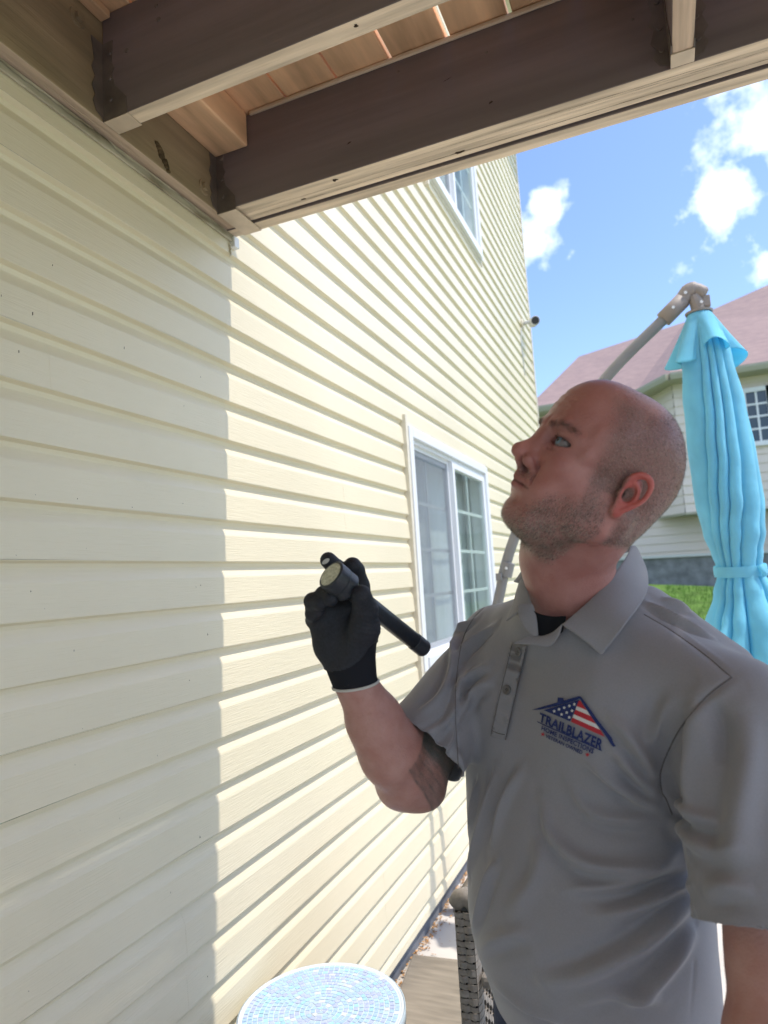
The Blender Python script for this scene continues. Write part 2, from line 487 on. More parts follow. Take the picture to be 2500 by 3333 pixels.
# joist hangers
def hanger(x, y, w, along, zb=BZ, zt=TZ, cut=.062, tall=.165):
    """along='x': joist running +x from the ledger face x; 'y-': joist coming in -y from beam face y"""
    h = MB(); t = .0016
    if along == 'x':
        # wrap plates on joist sides with scalloped edge, seat, flanges on ledger
        for s, y0 in ((-1, y - t), (1, y + w)):
            pts = [(x, zb - t)]
            pts += [(x + cut, zb - t), (x + cut * .95, zb + .035), (x + cut * .48, zb + .07), (x + cut * .40, zb + .095), (x + cut * .5, zb + .105), (x + cut * .40, zb + .12), (x + cut * .45, zb + tall), (x, zb + tall)]
            h = MB(); h.prism([(a, y0, b) for a, b in pts], (0, 0, 0), (0, t, 0))
            f0 = y0 - .030 if s < 0 else y0 + t
            fp = [(f0 if s < 0 else f0 + .03, z) for z in ()]
            e = -1 if s < 0 else 1
            yb = y0 if s < 0 else y0 + t
            fl = [(yb, zb + .005), (yb + e * .018, zb + .012), (yb + e * .026, zb + .03), (yb + e * .020, zb + .045), (yb + e * .028, zb + .06), (yb + e * .020, zb + .085), (yb + e * .028, zb + .10), (yb + e * .021, zb + .12), (yb + e * .028, zb + tall), (yb, zb + tall)]
            h.prism([(x + .0003, a, b) for a, b in fl], (0, 0, 0), (t, 0, 0))
            o = h.build('joist_hanger', M['hanger'], deck)
        MB().box(x + .002, x + cut, y - t, y + w + t, zb - t - .001, zb - .0005).build('hanger_seat', M['hangert'], o)
        for dz in (.04, .085, .14):
            for s, yy in ((-1, y - t),):
                q = MB(); q.tube([(x + cut * .32, yy, zb + dz), (x + cut * .32, yy - .003, zb + dz)], [.0055, .0045], 10)
                q.build('nail_head', M['hanger'], o)
    else:
        for s, x0 in ((-1, x - t), (1, x + w)):
            pts = [(y, zb - t), (y - cut, zb - t), (y - cut * .9, zb + .035), (y - cut * .48, zb + .07), (y - cut * .42, zb + tall), (y, zb + tall)]
            h = MB(); h.prism([(x0, a, b) for a, b in pts], (0, 0, 0), (t, 0, 0))
            e = -1 if s < 0 else 1
            xb = x0 if s < 0 else x0 + t
            fl = [(xb, zb + .005), (xb + e * .018, zb + .012), (xb + e * .028, zb + .03), (xb + e * .020, zb + .045), (xb + e * .030, zb + .06), (xb + e * .022, zb + .085), (xb + e * .030, zb + .10), (xb + e * .022, zb + .12), (xb + e * .030, zb + tall), (xb, zb + tall)]
            h.prism([(a, y - .0003, b) for a, b in fl], (0, -t, 0), (0, 0, 0))
            o = h.build('joist_hanger', M['hanger'], deck)
        MB().box(x - t, x + w + t, y - cut * .62, y - .002, zb - t - .001, zb - .0005).build('hanger_seat', M['hangert'], o)
        for dz in (.04, .085, .14):
            for s in (-1, 1):
                xx = x + w / 2 + s * (w / 2 + .013)
                q = MB(); q.tube([(xx, y - t, zb + dz), (xx, y - .0045, zb + dz)], [.0055, .0045], 10)
                q.build('nail_head', M['hanger'], o)
    return o
hanger(.0525, .966, .037, 'x', BZ + .002)
hanger(.0525, 1.337, .112, 'x', BZ - .004, cut=.055)
hanger(1.098, 1.3365, .038, 'y', BZ + .002)
def lag(y, z):
    q = MB()
    q.tube([(.052, y, z), (.0545, y, z)], [.019, .018], 20)
    q.tube([(.0545, y, z), (.062, y, z)], [.0105, .0100], 6)
    q.build('lag_bolt', M['ledger'], deck)
lag(.905, 2.512); lag(1.285, 2.372); lag(.45, 2.38)
# screw heads & knots on the joist faces
for xx, zz in ((.115, 2.465), (.19, 2.53), (.195, 2.50)):
    MB().tube([(xx, .966, zz), (xx, .9648, zz)], [.005, .0042], 10).build('screw_head', M['hanger'], deck)
for xx, zz in ((.55, 2.53), (.75, 2.50), (1.04, 2.46)):
    MB().tube([(xx, 1.337, zz), (xx, 1.3357, zz)], [.003, .002], 8).build('screw_head', M['hanger'], deck)
def blob(mb, c, ax, ay, n, rr=0.0, seed=0, mi=0, h=.0006):
    r_ = random.Random(seed); vs = [Vector(c) + Vector(n) * h * 1.6]; nv = Vector(n).normalized()
    for i in range(14):
        t = i / 14 * 2 * math.pi; s = 1 + r_.uniform(-rr, rr)
        vs.append(Vector(c) + (Vector(ax) * math.cos(t) + Vector(ay) * math.sin(t)) * s + nv * h)
    mb.add(vs, [(0, i + 1, (i + 1) % 14 + 1) for i in range(14)], mi)
for c_, a_, b_, n_, rr_, sd_ in (((.60, .978, BZ + .002), (.004, 0, 0), (0, .0035, 0), (0, 0, -1), .3, 1),
        ((.372, 1.352, BZ), (.006, 0, 0), (0, .005, 0), (0, 0, -1), .4, 2), ((.66, 1.392, BZ + .0015), (.017, 0, 0), (0, .0035, 0), (0, 0, -1), .5, 3),
        ((.27, 1.388, BZ + .0015), (.007, 0, 0), (0, .003, 0), (0, 0, -1), .5, 4), ((.66, 1.337, 2.47), (.008, 0, .002), (0, 0, .0008), (0, -1, 0), .5, 6),
        ((.42, 1.337, 2.40), (.005, 0, .001), (0, 0, .0015), (0, -1, 0), .5, 5), ((.75, 1.337, 2.385), (.005, 0, .002), (0, 0, .003), (0, -1, 0), .5, 7)):
    kn = MB(); blob(kn, c_, a_, b_, n_, rr_, sd_); kn.build('knot', M['knot'], deck, recalc=False)
# checks (long drying cracks) on the undersides of the plies
def crack(x0, x1, y, z, wdt, seed, ny=0):
    ck = MB(); r_ = random.Random(seed); n = 60; a = []; b = []
    yy = y
    for i in range(n + 1):
        yy += r_.uniform(-.0006, .0006) + ny / n
        w_ = wdt * (.4 + r_.random()) * math.sin(math.pi * (i + .5) / (n + 1)) ** .3
        xx = x0 + (x1 - x0) * i / n
        a.append((xx, yy - w_ / 2, z)); b.append((xx, yy + w_ / 2, z))
    ck.grid([a, b]); ck.build('wood_crack', M['knot'], deck, recalc=False)
crack(.12, 1.6, 1.3915, BZ + .0009, .0011, 1, .004)
crack(.5, 1.9, 1.356, BZ - .0006, .0007, 2, .003)
crack(.9, 1.5, 1.364, BZ - .0006, .0006, 3)
# torn knot in the ledger bottom edge
ob = MB()
r_ = random.Random(5)
for i in range(7):
    cy = 1.118 + i * .006 + r_.uniform(-.002, .002); cz = 2.385 - i * .0075
    rad = .004 + .006 * math.sin(math.pi * (i + .5) / 7)
    n = 8
    ob.tube([(.050, cy, cz), (.0535, cy + .001, cz - .001), (.056 + r_.uniform(0, .003), cy + .003, cz - .005)], [rad, rad * .9, rad * .35], n)
ob.build('bark_knot', M['oliveknot'], deck, smooth=True)

# weathered metal trim (j-channel + torn flashing) just under the ledger
tr_ = MB()
tr_.box(.0175, .0235, YN + .5, 1.452, BZ - .020, BZ - .0015)
tr_.box(.0005, .0172, YN + .5, 1.452, BZ - .005, BZ - .0020)
tr_.build('ledger_trim', M['dirtrim'], house, bevel=.002)
r_ = random.Random(9)
fl = MB(); a = []; b = []; c = []
n = 160
for i in range(n + 1):
    y = -.4 + (1.44 + .4) * i / n
    j = .004 * math.sin(y * 37) * math.sin(y * 11) + r_.uniform(-.0016, .0016)
    a.append((.0245, y, BZ - .002)); b.append((.0275, y, BZ - .005)); c.append((.0262, y, BZ - .0085 + j))
fl.grid([a, b, c])
fl.build('torn_flashing', M['dirtrim'], house, recalc=False)
MB().box(.001, .030, 1.440, 1.4615, BZ - .034, BZ - .0045).build('trim_end', M['white'], house, bevel=.002)
ins = MB()
for i in range(6):
    ins.tube([(.0185, 1.435 + r_.uniform(-.003, .003), BZ - .030 - i * .006), (.021, 1.436, BZ - .033 - i * .006)], [.004, .002], 8)
ins.build('caulk_bead', M['jchan'], house, smooth=True)

# specks of dirt on the near siding
sp = MB(); r_ = random.Random(21)
for i in range(60):
    kk = r_.randint(1, 18); dz = -r_.uniform(.045, .098); y = r_.uniform(.35, 1.3)
    zc_ = Z8 - (kk - 7) * S + dz; xx = .0138 + (-.040 - dz) / (S - .04) * .0027
    s_ = r_.uniform(.0004, .0011)
    if r_.random() < .06: s_ *= 1.8
    blob(sp, (xx, y, zc_), (0, s_, 0), (0, 0, s_ * r_.uniform(.6, 3)), (1, 0, 0), .5, i, h=.0004)
sp.build('dirt_speck', M['oliveknot'], house, recalc=False)['kind'] = 'stuff'

# ------------------------------------------------------------------ litter strip, board
lt = MB(); r_ = random.Random(6)
for i in range(1600):
    y = r_.uniform(1.2, 5.5); x = abs(r_.gauss(0, .022)) - .01
    if r_.random() < .04: x = r_.uniform(0, .5)
    s_ = r_.uniform(.003, .009); a_ = r_.uniform(0, 6.28); z = .002 + r_.uniform(0, .006)
    u = Vector((math.cos(a_), math.sin(a_), r_.uniform(-.3, .3))) * s_; v = Vector((-math.sin(a_), math.cos(a_), r_.uniform(-.3, .3))) * s_ * .5
    c_ = Vector((x, y, z + .002))
    lt.add([c_ - u, c_ - v, c_ + u, c_ + v], [(0, 1, 2, 3)])
kind(lt.build('leaf_litter', M['mulch'], recalc=False), 'stuff')
bd = MB().prism([(-.0, 2.455, 0), (.62, 2.50, 0), (.66, 1.55, 0), (.10, 1.50, 0), (.052, 2.10, 0)], (0, 0, .004), (0, 0, .022))
bdo = bd.build('flat_board', M['board'], bevel=.003)
tag(bdo, 'flat weathered grey brown board lying on the patio beside the round table', 'board')

# ------------------------------------------------------------------ round mosaic side table
def mosaic():
    mt = bpy.data.materials.new('mosaic_glass'); mt.use_nodes = True
    nt = mt.node_tree; p = nt.nodes['Principled BSDF']
    at = N(nt, 'ShaderNodeAttribute', attribute_name='tint')
    nt.links.new(at.outputs['Color'], p.inputs['Base Color'])
    p.inputs['Roughness'].default_value = .22
    p.inputs['Specular IOR Level'].default_value = .5
    return mt
M['mosaic'] = mosaic()
M['grout'] = mat('grout', (.66, .74, .82), .9, .2)
M['rimblue'] = mat('table_rim', (.48, .60, .70), .4, .5)
TH = .475
tx, ty, trd = .213, 1.382, .176
tb = thing('side_table', 'small round side table topped with pale blue mosaic tiles, standing by the siding', 'table', (tx, ty, 0))
q = MB(); r_ = random.Random(12)
cols = []
nr = 15
for i in range(nr):
    ra = .004 + (trd - .008) * i / nr; rb_ = .004 + (trd - .008) * (i + 1) / nr - .0016
    n = max(5, int(2 * math.pi * (ra + rb_) / 2 / .0125)); ph = r_.random()
    for k in range(n):
        a0 = (k + ph) / n * 2 * math.pi; a1 = (k + 1 + ph) / n * 2 * math.pi - .0016 / max(rb_, .01)
        z = TH + r_.uniform(0, .0006)
        c0 = (tx, ty)
        vs = [(tx + ra * math.cos(a0), ty + ra * math.sin(a0), z), (tx + rb_ * math.cos(a0), ty + rb_ * math.sin(a0), z), (tx + rb_ * math.cos(a1), ty + rb_ * math.sin(a1), z + r_.uniform(0, .0004)), (tx + ra * math.cos(a1), ty + ra * math.sin(a1), z)]
        q.add(vs, [(0, 1, 2, 3)])
        t = r_.random()
        if t < .5: cc = (.42, .60, .84)
        elif t < .72: cc = (.47, .50, .82)
        elif t < .86: cc = (.36, .68, .82)
        elif t < .95: cc = (.52, .66, .80)
        else: cc = (.72, .74, .76)
        s_ = r_.uniform(.92, 1.07)
        cols.append(tuple(min(1, (c0_ * .7 + c1_ * .3) * s_) for c0_, c1_ in zip(cc, (.40, .62, .90))) + (1,))
top = MB()
ringp = lambda r, z: [(tx + r * math.cos(t / 72 * 2 * math.pi), ty + r * math.sin(t / 72 * 2 * math.pi), z) for t in range(72)]
top.grid([ringp(.001, TH - .0004), ringp(trd - .003, TH - .0004), ringp(trd, TH + .001), ringp(trd + .004, TH + .0015), ringp(trd + .005, TH - .004), ringp(trd + .005, TH - .02), ringp(trd - .01, TH - .022), ringp(.001, TH - .022)], closed_u=True)
tt = top.build('table_top', M['grout'], tb, smooth=False, recalc=False)
mo = q.build('mosaic_tiles', M['mosaic'], tt, recalc=False)
ca = mo.data.color_attributes.new('tint', 'FLOAT_COLOR', 'CORNER')
arr = np.repeat(np.array(cols, dtype=np.float32), 4, axis=0)
ca.data.foreach_set('color', arr.ravel())
rim = MB(); rim.grid([ringp(trd + .0052, TH + .0005), ringp(trd + .0075, TH), ringp(trd + .0075, TH - .022), ringp(trd + .0052, TH - .023)], closed_u=True)
rim.build('table_rim', M['rimblue'], tt, smooth=True, recalc=False)
for k in range(3):
    a_ = k * 2 * math.pi / 3 + .5
    c_, s_ = math.cos(a_), math.sin(a_)
    MB().tube([(tx + (trd - .02) * c_, ty + (trd - .02) * s_, TH - .022), (tx + .07 * c_, ty + .07 * s_, .24), (tx + .11 * c_, ty + .11 * s_, .1), (tx + .17 * c_, ty + .17 * s_, .006)], .006, 10).build('leg', M['blackpl'], tb, smooth=True)

# ------------------------------------------------------------------ wicker chair (seen along its back)
ch = thing('wicker_chair', 'grey woven wicker armchair half hidden behind the man', 'chair', (.80, 1.6, 0))
def weave_panel(name, O, U, V, nu, nv, parent, th=.006, mt=None):
    """woven panel: O origin, U, V full edge vectors; basket weave of flat strips"""
    O = Vector(O); U = Vector(U); V = Vector(V); n = U.cross(V).normalized()
    mb = MB()
    for j in range(nv):          # wefts along U, over/under
        v0 = (j + .08) / nv; v1 = (j + .92) / nv; rows = [[], []]
        for i in range(nu * 4 + 1):
            t = i / (nu * 4)
            h = th * .5 * math.cos(math.pi * (t * nu)) * (1 if j % 2 else -1)
            rows[0].append(O + U * t + V * v0 + n * h); rows[1].append(O + U * t + V * v1 + n * h)
        mb.grid(rows)
    for i in range(nu):
        u0 = (i + .22) / nu; u1 = (i + .78) / nu; rows = [[], []]
        for j in range(nv * 4 + 1):
            t = j / (nv * 4)
            h = -th * .5 * math.sin(math.pi * (t * nv)) * (1 if i % 2 else -1)
            rows[0].append(O + V * t + U * u0 + n * h); rows[1].append(O + V * t + U * u1 + n * h)
        mb.grid(rows)
    o = mb.build(name, mt or M['wicker'], parent, recalc=False, smooth=False)
    sm = o.modifiers.new('solid', 'SOLIDIFY'); sm.thickness = .0016; sm.offset = 0
    return o
# the back's near edge: a wrapped post about 34 mm wide running up to z .77
x0c, y0c = .561, 1.300
zt = .775
pst = MB()
pst.box(x0c + .001, x0c + .032, y0c + .004, y0c + .036, 0, zt - .006)
pst.build('back_post', M['blackpl'], ch, bevel=.01)
wr = MB(); r_ = random.Random(8)
dz = .0128
nrow = int((zt - .01) / dz)
for j in range(nrow):            # horizontal wraps in basket pattern, alternately from the two sides
    z0 = .004 + j * dz
    for s in (0, 1):
        # two columns of short strips, interleaved
        xa = x0c + (0 if s == 0 else .0165) - .0005; xb = xa + .0170
        ph = (j + s) % 2
        rows = [[], []]
        for i in range(7):
            t = i / 6
            bulge = (.0030 if ph else .0012) * math.sin(math.pi * t)
            x_ = xa + (xb - xa) * t
            wv = .0008 * math.sin(j * 2.1 + i)
            rows[0].append((x_, y0c - bulge, z0 + .0008 + wv)); rows[1].append((x_, y0c - bulge, z0 + dz * (.98 if ph else .80) + wv))
        wr.grid(rows)
    for xx, e in ((x0c - .001, -1), (x0c + .034, 1)):
        rows = [[], []]
        for i in range(5):
            t = i / 4
            yv = y0c + .036 * t
            rows[0].append((xx + e * .002 * math.sin(math.pi * t), yv, z0 + .001)); rows[1].append((xx + e * .002 * math.sin(math.pi * t), yv, z0 + dz * .93))
        wr.grid(rows)
for s in (0, 1):                # vertical ribs weaving through the column middle
    xa = x0c + (.0055 if s == 0 else .0215)
    rows = [[], []]
    for i in range(nrow * 4 + 1):
        t = i / 4
        h = .0026 * math.sin(math.pi * t + (0 if s else math.pi)) + .0005
        z = .004 + t * dz
        rows[0].append((xa, y0c - h, z)); rows[1].append((xa + .006, y0c - h, z))
    wr.grid(rows)
w_ = wr.build('wicker_wrap', M['wicker'], ch, recalc=False)
sm = w_.modifiers.new('solid', 'SOLIDIFY'); sm.thickness = .0014; sm.offset = 0
cp = MB(); cp.tube([(x0c - .001, y0c + .018, zt - .012), (x0c + .006, y0c + .018, zt), (x0c + .017, y0c + .018, zt + .004), (x0c + .028, y0c + .018, zt), (x0c + .035, y0c + .018, zt - .012)], .018, 12)
cp.build('post_cap', M['wicker'], ch, smooth=True)
weave_panel('backrest', (.578, y0c + .036, .30), (0, .50, 0), (0, 0, .47), 26, 30, ch)
MB().box(.565, .595, y0c + .536, y0c + .566, 0, zt - .006).build('back_post', M['wicker'], ch, bevel=.006)
MB().tube([(.578, y0c + .02, zt), (.578, y0c + .55, zt)], .018, 12).build('top_rail', M['wicker'], ch, smooth=True)
weave_panel('seat', (.60, y0c + .02, .42), (.40, 0, -.01), (0, .52, 0), 26, 26, ch)
MB().box(.60, 1.00, y0c + .01, y0c + .025, .37, .418).box(.60, 1.00, y0c + .535, y0c + .55, .37, .418).box(.985, 1.00, y0c + .026, y0c + .534, .37, .412).build('seat_frame', M['wicker'], ch, bevel=.004)
for yy in (y0c + .01, y0c + .525):
    MB().box(.965, .995, yy, yy + .03, 0, .62).build('leg', M['wicker'], ch, bevel=.006)
    MB().box(.60, 1.00, yy - .006, yy + .036, .621, .645).build('armrest', M['wicker'], ch, bevel=.008)

# ------------------------------------------------------------------ cantilever umbrella
um = thing('offset_umbrella', 'closed turquoise offset umbrella hanging from a bent grey pole', 'umbrella', (.16, 2.86, 0))
def cat(pts, n=10):
    pts = [Vector(p) for p in pts]; P = [pts[0] * 2 - pts[1]] + pts + [pts[-1] * 2 - pts[-2]]; o = []
    for i in range(1, len(P) - 2):
        for k in range(n):
            t = k / n; a, b, c, d = P[i - 1:i + 3]
            o.append(.5 * ((2 * b) + (c - a) * t + (2 * a - 5 * b + 4 * c - d) * t * t + (3 * b - a - 3 * c + d) * t ** 3))
    o.append(P[-2]); return o
YU = 2.9
mast = cat([(.16, 2.86, 0.05), (.17, 2.865, .5), (.23, 2.88, .95), (.323, YU, 1.298), (.407, YU, 1.541), (.60, YU, 1.89), (.847, YU, 2.182), (1.115, YU, 2.405)], 8)
MB().tube(mast, .0225, 16).build('pole', M['alu'], um, smooth=True)
MB().tube([(.355, YU, 1.385), (.375, YU, 1.445)], .030, 14).box(.325, .350, YU - .045, YU - .02, 1.37, 1.40).build('clamp', M['alu'], um, smooth=False, bevel=.003)
MB().tube([(.372, YU - .031, 1.42), (.372, YU - .036, 1.42)], .006, 8).build('bolt', M['white'], um)
q = MB(); q.tube([(.16, 2.86, 0), (.16, 2.86, .28)], .034, 14); q.build('base_sleeve', M['alu'], um, smooth=True)
q = MB(); q.box(-.0 + .04, .75, 2.835, 2.885, .001, .03).box(.30, .36, 2.55, 2.834, .001, .028).box(.30, .36, 2.886, 3.2, .001, .028); q.build('base_cross', M['alu'], um, bevel=.004)
# elbow joint
jt = MB()
jt.tube([(1.085, YU, 2.380), (1.165, YU, 2.447)], .033, 14)
jt.tube(cat([(1.16, YU, 2.442), (1.185, YU, 2.474), (1.215, YU, 2.478), (1.248, YU, 2.452)], 5), [.030] * 5 + [.032] * 5 + [.026] * 5 + [.020], 12)
jt.build('elbow_joint', M['taupe'], um, smooth=True)
jt = MB(); jt.tube([(1.205, YU, 2.455), (1.213, YU, 2.425), (1.217, YU, 2.385)], [.022, .027, .025], 12).box(1.235, 1.262, YU - .012, YU + .012, 2.40, 2.445)
jt.build('hinge_block', M['taupe'], um, bevel=.003)
for xx, zz in ((1.125, 2.412), (1.175, 2.462), (1.228, 2.412)):
    q = MB(); q.tube([(xx, YU - .031, zz), (xx, YU - .037, zz)], .006, 8); q.build('bolt', M['white'], um)
MB().tube([(1.217, YU, 2.384), (1.217, YU, 2.376)], [.052, .050], 28).build('top_disc', M['taupe'], um)
# folded canopy: a pleated cloth wrapped round the pole
def pleat(th, ns, sharp, ph):
    t = (th / (2 * math.pi) * ns + ph) % 1
    return 1 - abs(2 * t - 1) ** sharp
r_ = random.Random(31)
NP = 10
pw = [1.0, 1.2, 1.0, 1.4, 1.1, 2.4, .55, .6, .7, 1.5]; tot = sum(pw); cum = [0]
for a_ in pw: cum.append(cum[-1] + a_ / tot * 2 * math.pi)
pamp = [r_.uniform(.5, 1.0) for _ in range(NP)]
def pl(th):
    th %= 2 * math.pi
    for i in range(NP):
        if th < cum[i + 1]:
            t = (th - cum[i]) / (cum[i + 1] - cum[i]); return pamp[i], t
    return pamp[-1], 1
prof_c = [(2.375, .030, .02, 0), (2.30, .075, .25, 0), (2.18, .098, .35, .04), (2.0, .118, .38, .12), (1.8, .130, .36, .25), (1.62, .132, .34, .42), (1.50, .118, .34, .6), (1.42, .097, .40, .72), (1.375, .086, .42, .78), (1.34, .088, .42, .80), (1.27, .112, .44, .84), (1.15, .158, .46, .88), (1.05, .188, .5, .92), (.985, .205, .55, .95)]
def lerp_prof(z):
    for a_, b_ in zip(prof_c[:-1], prof_c[1:]):
        if a_[0] >= z >= b_[0]:
            t = (a_[0] - z) / (a_[0] - b_[0]); t = t * t * (3 - 2 * t)
            return [a_[i] + (b_[i] - a_[i]) * t for i in range(4)]
    return prof_c[-1]
def axis(z):
    t = (2.4 - z) / 1.4
    return 1.217 + .055 * t, YU
rows = []
nz_ = 90; nth = 360
for j in range(nz_ + 1):
    z = 2.375 - (2.375 - .985) * j / nz_
    _, r0, am, tw = lerp_prof(z); ax_, ay_ = axis(z); row = []
    for i in range(nth):
        th = i / nth * 2 * math.pi
        a_, t = pl(th + tw)
        f = abs(math.sin(math.pi * t)) ** .38
        rr = r0 * (1 - am * a_ * (1 - f)) * (1 + .05 * math.sin(2 * th + z * 3) + .012 * math.sin(5 * th - z * 4)) * .95
        zz = z
        if j > nz_ - 14:
            k_ = (j - (nz_ - 14)) / 14
            zz -= k_ * (.045 * math.sin(4 * th + 1) + .03 * math.sin(9 * th))
            rr *= 1 + .10 * k_ * math.sin(5 * th)
        row.append((ax_ + rr * math.cos(th), ay_ + rr * math.sin(th), zz))
    rows.append(row)
cn = MB(); cn.grid(rows, closed_u=True)
co = cn.build('canopy', M['cyan'], um, smooth=True, recalc=False)
sm = co.modifiers.new('solid', 'SOLIDIFY'); sm.thickness = .0015; sm.offset = -1
# vent flounce
rows = []
for j in range(25):
    t = j / 24; z = 2.378 - .185 * t; row = []
    r0 = .040 + .075 * t ** .8
    for i in range(240):
        th = i / 240 * 2 * math.pi
        rf_ = .42 * t * math.sin(5 * th + .9) + .12 * t * math.sin(9 * th + 2)
        rr = r0 * (1 + rf_ * .75)
        row.append((1.217 + rr * math.cos(th), YU + rr * math.sin(th), z - .028 * t * math.sin(2 * th + .5) + .018 * t * t * math.cos(5 * th + .9)))
    rows.append(row)
fo = MB().grid(rows, closed_u=True).build('vent_flounce', M['cyan'], co, smooth=True, recalc=False)
sm = fo.modifiers.new('solid', 'SOLIDIFY'); sm.thickness = .0015; sm.offset = 0
ax_, ay_ = axis(1.355)
st = MB(); st.grid([[(ax_ + (.090 + dr) * math.cos(t / 60 * 2 * math.pi), ay_ + (.090 + dr) * math.sin(t / 60 * 2 * math.pi), z + .006 * math.sin(t / 60 * 6.28)) for t in range(60)] for z, dr in ((1.375, 0), (1.365, .002), (1.345, .002), (1.335, 0))], closed_u=True)
st.tube([(ax_ + .06, ay_ - .075, 1.37), (ax_ + .072, ay_ - .085, 1.33)], .010, 8)
so = st.build('tie_strap', M['cyan'], co, smooth=True, recalc=False)

# ------------------------------------------------------------------ security camera at the house corner
sc_ = thing('security_camera', 'small grey security camera mounted near the far wall corner', 'camera', (.02, 5.95, 3.62))
MB().tube([(.017, 5.95, 3.62), (.030, 5.95, 3.62)], .045, 20).build('mount_plate', M['jchan'], sc_, bevel=.003)
MB().tube([(.03, 5.95, 3.62), (.09, 5.95, 3.63)], .014, 10).build('arm', M['cap'], sc_, smooth=True)
MB().tube([(.10, 6.04, 3.645), (.15, 5.87, 3.60)], .042, 20).build('camera_body', M['cap'], sc_, smooth=False, bevel=.006)
MB().tube([(.150, 5.869, 3.5998), (.1515, 5.864, 3.5985)], .034, 20).build('lens_face', M['blackpl'], sc_)
wc = thing('wall_cable', 'thin cable running down the siding below the security camera', 'cable', (.02, 5.9, 3.3))
MB().tube(cat([(.022, 5.93, 3.58), (.024, 5.84, 3.52), (.024, 5.80, 3.35), (.022, 5.86, 3.12)], 6), .004, 6).build('cable', M['cap'], wc, smooth=True)

# ------------------------------------------------------------------ neighbour's house
nh = thing('house', 'beige neighbouring house with reddish shingle roof across the lawn', 'house', (4, 15, 1.5))
NY = 15.0
sx = NY / 14.0
def X(x): return .9957 + (x - .9957) * sx          # coordinates were measured on y=14
def Z(z): return 1.395 + (z - 1.395) * sx
w = MB()
XR = 12.0
def sidingwall(mb, a, b, z0, z1, th=.15, step=.18):
    """lapped wall from point a to b (xy), outward normal to the right of a->b"""
    a = Vector((*a, 0)); b = Vector((*b, 0)); d = (b - a).normalized(); n = Vector((d.y, -d.x, 0))
    z = z0; 
    while z < z1 - 1e-4:
        zt_ = min(z + step, z1)
        mb.add([a + n * .022 + Vector((0, 0, z)), b + n * .022 + Vector((0, 0, z)), b + n * .002 + Vector((0, 0, zt_)), a + n * .002 + Vector((0, 0, zt_))], [(0, 1, 2, 3)])
        mb.add([a + Vector((0, 0, z)), b + Vector((0, 0, z)), b + n * .022 + Vector((0, 0, z)), a + n * .022 + Vector((0, 0, z))], [(0, 1, 2, 3)])
        z = zt_
# lower wall (set back), upper storey bay, upper main wall
sidingwall(w, (X(-3.0), NY + .5), (XR, NY + .5), Z(1.3), Z(2.40))
sidingwall(w, (X(-3.0), NY + .4), (X(.98), NY + .4), Z(2.40), Z(4.72))
sidingwall(w, (X(.98), NY + .4), (X(1.45), NY - .25), Z(2.33), Z(4.80))
sidingwall(w, (X(1.45), NY - .25), (X(2.05), NY - .25), Z(2.33), Z(4.86))
sidingwall(w, (X(2.05), NY - .25), (X(2.06), NY + .05), Z(2.33), Z(4.86))
sidingwall(w, (X(2.06), NY + .05), (XR, NY + .05), Z(2.30), Z(4.86))
w.build('wall', M['farwall'], nh, recalc=False)
# solid body behind
MB().box(X(-3.0), XR, NY + .55, NY + 8, .2, Z(4.7)).build('rear_wall', M['farwall'], nh)
MB().prism([(X(.98), NY + .4, 0), (X(1.45), NY - .27, 0), (X(2.06), NY - .27, 0), (X(2.06), NY + .03, 0), (XR, NY + .03, 0), (XR, NY + .5, 0)], (0, 0, Z(2.29)), (0, 0, Z(2.33))).build('overhang_soffit', M['trimtan'], nh)
# gutter and fascia
def gutter(pts, name='gutter'):
    mb = MB()
    for a, b in zip(pts[:-1], pts[1:]):
        a = Vector(a); b = Vector(b); d = (b - a).normalized(); n = Vector((d.y, -d.x, 0)).normalized()
        sec = [(0, 0), (.10, -.0), (.13, .0), (.13, -.05), (.10, -.13), (0, -.13)]
        for s_ in range(len(sec)):
            pass
        va = [a + n * u + Vector((0, 0, v)) for u, v in sec]; vb = [b + n * u + Vector((0, 0, v)) for u, v in sec]
        k = len(sec)
        mb.add(va + vb, [(i, (i + 1) % k, k + (i + 1) % k, k + i) for i in range(k)] + [tuple(range(k)), tuple(range(2 * k - 1, k - 1, -1))])
    return mb.build(name, M['trimtan'], nh)
eave = [(X(-3.3), NY - .0, Z(4.80)), (X(.80), NY - .0, Z(4.80)), (X(1.42), NY - .62, Z(4.90)), (X(2.1), NY - .62, Z(4.90)), (X(2.12), NY - .32, Z(4.90)), (XR, NY - .32, Z(4.90))]
gutter(eave)
# soffit below the eaves
sf = MB(); a_ = [Vector(p) + Vector((0, 0, -.13)) for p in eave]; b_ = [Vector((p[0], NY + .5, p[2] - .13)) for p in eave]
sf.grid([a_, b_]); sf.build('soffit', M['trimtan'], nh, recalc=False)
# roof: planes from the eave up to ridges, then down behind
def PX(x14, z14, y):    # point seen at (x14,z14) on y=14 moved to depth y
    f = y / 14.0
    return (.9957 + (x14 - .9957) * f, y, 1.395 + (z14 - 1.395) * f)
ridge = [PX(-1.25, 4.90, 15.6), PX(-.218, 5.719, 18.5), PX(1.81, 6.031, 18.5), PX(3.265, 6.441, 19.5), (10.5, 19.5, PX(3.265, 6.441, 19.5)[2] + .15), (12.6, 18, 5.5)]
ef = [Vector(p) + Vector((0, 0, .02)) for p in eave]
ro = MB()
ro.add([ef[0], ef[1], ridge[1], ridge[0]], [(0, 1, 2, 3)])
ro.add([ef[1], ef[2], ridge[2], ridge[1]], [(0, 1, 2, 3)])
ro.add([ef[2], ef[3], ef[4], ridge[2]], [(0, 1, 2, 3)])
ro.add([ef[4], ef[5], ridge[4], ridge[3], ridge[2]], [(0, 1, 2, 3, 4)])
ro.add([ef[5], ridge[5], ridge[4]], [(0, 1, 2)])
